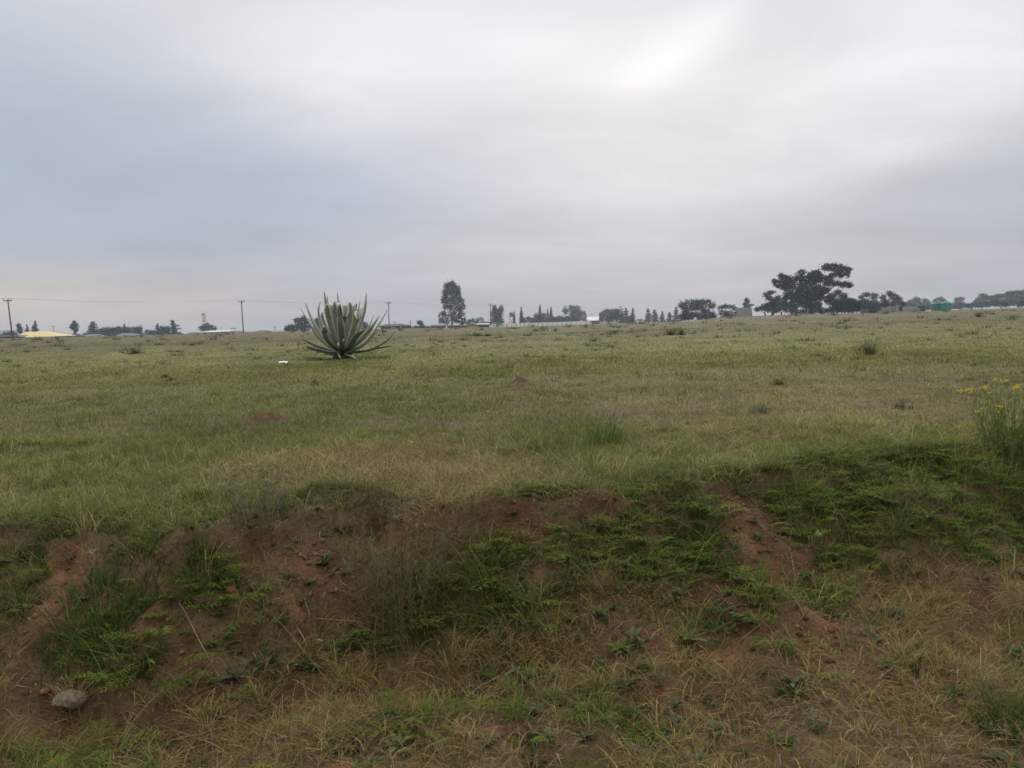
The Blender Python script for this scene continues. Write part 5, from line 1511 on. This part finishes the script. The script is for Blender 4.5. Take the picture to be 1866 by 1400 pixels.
for pts, lab in (([(905, 760), (889, 720), (872, 690), (866, 682)], 'arching seed stalk in front of the red soil mound'), ([(893, 812), (880, 790), (868, 772), (858, 760)], 'straw coloured seed stalk left of the middle in the near field'),
                 ([(1152, 820), (1150, 800), (1140, 782), (1120, 771)], 'pale bent seed stalk beside the tall green tussock'), ([(1065, 790), (1055, 775), (1040, 760), (1030, 754)], 'thin leaning seed stalk near the tall green tussock')):
    d0 = gdist(*pts[0])
    stalk(lab, [(px, py, d0) for px, py in pts], .004, (.30, .27, .14))


# ------------------------------------------------------------------ sky and light
SUN_PX = (1170, 140)
sd = ray(*SUN_PX).normalized()
SUN_EL = math.asin(sd.z); SUN_AZ = math.atan2(sd.x, sd.y)


def azel(px, py):
    d = ray(px, py).normalized()
    return math.atan2(d.x, d.y), math.asin(d.z)


def build_world():
    w = bpy.data.worlds.new("World"); SC.world = w; w.use_nodes = True
    nt = w.node_tree; nt.nodes.clear(); L = nt.links
    out = N(nt, 'ShaderNodeOutputWorld'); bg = N(nt, 'ShaderNodeBackground'); bg.inputs['Strength'].default_value = 0.1
    L.new(bg.outputs[0], out.inputs[0])
    sky = N(nt, 'ShaderNodeTexSky', sky_type='NISHITA'); sky.sun_disc = False
    sky.sun_elevation = SUN_EL; sky.sun_rotation = SUN_AZ; sky.dust_density = 3.0
    tc = N(nt, 'ShaderNodeTexCoord'); sep = N(nt, 'ShaderNodeSeparateXYZ')
    nm = N(nt, 'ShaderNodeVectorMath', operation='NORMALIZE'); L.new(tc.outputs['Generated'], nm.inputs[0]); L.new(nm.outputs[0], sep.inputs[0])

    def M(op, a, b=None, clamp=False):
        n = N(nt, 'ShaderNodeMath', operation=op); n.use_clamp = clamp
        for i, q in enumerate((a, b)):
            if q is None: continue
            if isinstance(q, (int, float)): n.inputs[i].default_value = q
            else: L.new(q, n.inputs[i])
        return n.outputs[0]
    el = M('ARCSINE', sep.outputs[2]); az = M('ARCTAN2', sep.outputs[0], sep.outputs[1])
    # streaky cloud noise on a flat layer overhead
    dz = M('ADD', M('MAXIMUM', sep.outputs[2], 0.0), 0.16)
    cmb = N(nt, 'ShaderNodeCombineXYZ'); L.new(M('DIVIDE', sep.outputs[0], dz), cmb.inputs[0]); L.new(M('DIVIDE', sep.outputs[1], dz), cmb.inputs[1])
    mp = N(nt, 'ShaderNodeMapping'); mp.inputs['Rotation'].default_value = (0, 0, -.5); mp.inputs['Scale'].default_value = (.8, 1.15, 1)
    L.new(cmb.outputs[0], mp.inputs['Vector'])
    nz = N(nt, 'ShaderNodeTexNoise'); nz.inputs['Scale'].default_value = 1.5; nz.inputs['Detail'].default_value = 5; nz.inputs['Roughness'].default_value = .5
    nz.inputs['Distortion'].default_value = .45
    L.new(mp.outputs[0], nz.inputs['Vector'])
    # elevation ramp
    mr = N(nt, 'ShaderNodeMapRange'); mr.inputs[1].default_value = 0; mr.inputs[2].default_value = math.radians(90)
    L.new(el, mr.inputs[0])
    rp = N(nt, 'ShaderNodeValToRGB'); cr = rp.color_ramp; cr.interpolation = 'EASE'

    def s2l(c): return tuple(((v / 255 + .055) / 1.055) ** 2.4 if v > 10 else v / 255 / 12.92 for v in c)
    stops = [(0, (175, 178, 190)), (1.5, (172, 177, 190)), (4, (174, 181, 193)), (7, (183, 190, 201)), (11, (199, 204, 212)), (16, (214, 217, 223)), (22, (222, 225, 230)), (35, (240, 241, 244))]
    while len(cr.elements) < len(stops) + 1: cr.elements.new(.5)
    for i, (e, c) in enumerate(stops):
        cr.elements[i].position = e / 90; cr.elements[i].color = (*s2l(c), 1)
    cr.elements[len(stops)].position = 1; cr.elements[len(stops)].color = (2.3, 2.32, 2.35, 1)
    L.new(mr.outputs[0], rp.inputs[0])
    cur = rp.outputs[0]

    def blob(cur, px, py, sx, sy, color, amt, add=False, tilt=0.0):
        a0, e0 = azel(px, py)
        da = M('SUBTRACT', az, a0); de = M('SUBTRACT', el, e0)
        if tilt: 
            de2 = M('SUBTRACT', de, M('MULTIPLY', da, tilt)); de = de2
        da = M('DIVIDE', da, math.radians(sx)); de = M('DIVIDE', de, math.radians(sy))
        g = M('EXPONENT', M('MULTIPLY', M('ADD', M('MULTIPLY', da, da), M('MULTIPLY', de, de)), -1.0))
        # noise frays the edge
        g = M('MULTIPLY', g, M('ADD', M('MULTIPLY', nz.outputs[0], .9), .55), False)
        mx = N(nt, 'ShaderNodeMix', data_type='RGBA', blend_type='ADD' if add else 'MIX')
        mx.clamp_factor = True
        L.new(M('MULTIPLY', g, amt), mx.inputs[0]); L.new(cur, mx.inputs[6]); mx.inputs[7].default_value = (*s2l(color), 1) if not add else (*color, 1)
        return mx.outputs[2]
    cur = blob(cur, 500, 300, 17, 4.2, (170, 181, 204), 1.0)
    cur = blob(cur, -20, 260, 10, 9, (176, 186, 203), .9)
    cur = blob(cur, 200, 190, 16, 5, (190, 198, 209), .75)
    cur = blob(cur, 250, 60, 12, 4, (214, 219, 226), .5)
    cur = blob(cur, 260, 330, 24, 6.5, (176, 185, 200), .8)
    cur = blob(cur, 560, 480, 20, 2.6, (174, 182, 196), .75)
    cur = blob(cur, 1000, 470, 16, 2.2, (196, 201, 208), .6)
    cur = blob(cur, 1050, 50, 7, 3.0, (216, 219, 226), .8)
    cur = blob(cur, 60, 545, 11, 1.9, (203, 196, 189), .95)
    cur = blob(cur, 330, 560, 9, 1.2, (197, 186, 187), .55)
    cur = blob(cur, 1350, 520, 8, 1.3, (192, 191, 197), .5)
    cur = blob(cur, 1700, 480, 14, 2.4, (181, 187, 195), .55)
    cur = blob(cur, 1620, 110, 16, 5.6, (237, 239, 242), .9, tilt=.25)
    cur = blob(cur, 700, 30, 14, 5, (234, 236, 240), .7)
    cur = blob(cur, 1040, 180, 12, 6.0, (238, 239, 242), .7)
    cur = blob(cur, 620, 120, 9, 5.0, (233, 236, 240), .75)
    cur = blob(cur, 1160, 146, 2.8, 1.5, (.075, .075, .072), 1.0, True, tilt=.12)
    cur = blob(cur, 1215, 95, 3.2, 1.7, (.045, .045, .044), 1.0, True, tilt=.4)
    cur = blob(cur, 1290, 45, 4.0, 1.8, (.08, .08, .08), 1.0, True, tilt=.6)
    cur = blob(cur, 1780, 190, 8, 2.0, (.06, .06, .06), 1.0, True, tilt=.35)
    # soft overall streaks
    mrn = N(nt, 'ShaderNodeMapRange'); mrn.inputs[1].default_value = .3; mrn.inputs[2].default_value = .7; mrn.inputs[3].default_value = .93; mrn.inputs[4].default_value = 1.06
    L.new(nz.outputs[0], mrn.inputs[0])
    sc = N(nt, 'ShaderNodeVectorMath', operation='SCALE'); L.new(cur, sc.inputs[0]); L.new(M('MULTIPLY', mrn.outputs[0], 10.0), sc.inputs['Scale'])
    # cloud deck over the physical sky: almost full cover
    mx = N(nt, 'ShaderNodeMix', data_type='RGBA'); mx.inputs[0].default_value = .985
    L.new(sky.outputs[0], mx.inputs[6]); L.new(sc.outputs[0], mx.inputs[7]); L.new(mx.outputs[2], bg.inputs['Color'])


build_world()


def build_haze():
    m = MB(); m.box(-700, 700, 45, 440, -60, 34)
    o = m.build('haze', None)
    mt, nt, out = nodes_of('thin_air_haze')
    v = N(nt, 'ShaderNodeVolumeScatter'); v.inputs['Color'].default_value = (.80, .91, 1, 1); v.inputs['Density'].default_value = .00075; v.inputs['Anisotropy'].default_value = .2
    nt.links.new(v.outputs[0], out.inputs['Volume'])
    o.data.materials.append(mt)
    tag(o, kind='stuff')


build_haze()
sl = bpy.data.lights.new('sun', 'SUN'); so = bpy.data.objects.new('sun', sl); COL.objects.link(so)
sl.energy = 1.1; sl.angle = math.radians(22); sl.color = (1, .96, .9)
so.location = (0, 0, 60)
so.rotation_euler = Vector((-sd.x, -sd.y, -sd.z)).to_track_quat('-Z', 'Y').to_euler()

SC.view_settings.view_transform = 'Standard'
SC.view_settings.look = 'None'
SC.view_settings.exposure = 0
SC.view_settings.gamma = 1
SC.render.engine = 'CYCLES'
SC.cycles.use_denoising = True
SC.cycles.denoising_prefilter = 'NONE'
SC.cycles.denoising_input_passes = 'RGB_ALBEDO_NORMAL'
SC.cycles.max_bounces = 5
SC.cycles.diffuse_bounces = 2
SC.cycles.transmission_bounces = 3
SC.cycles.pixel_filter_type = 'BLACKMAN_HARRIS'
SC.cycles.filter_width = 1.6
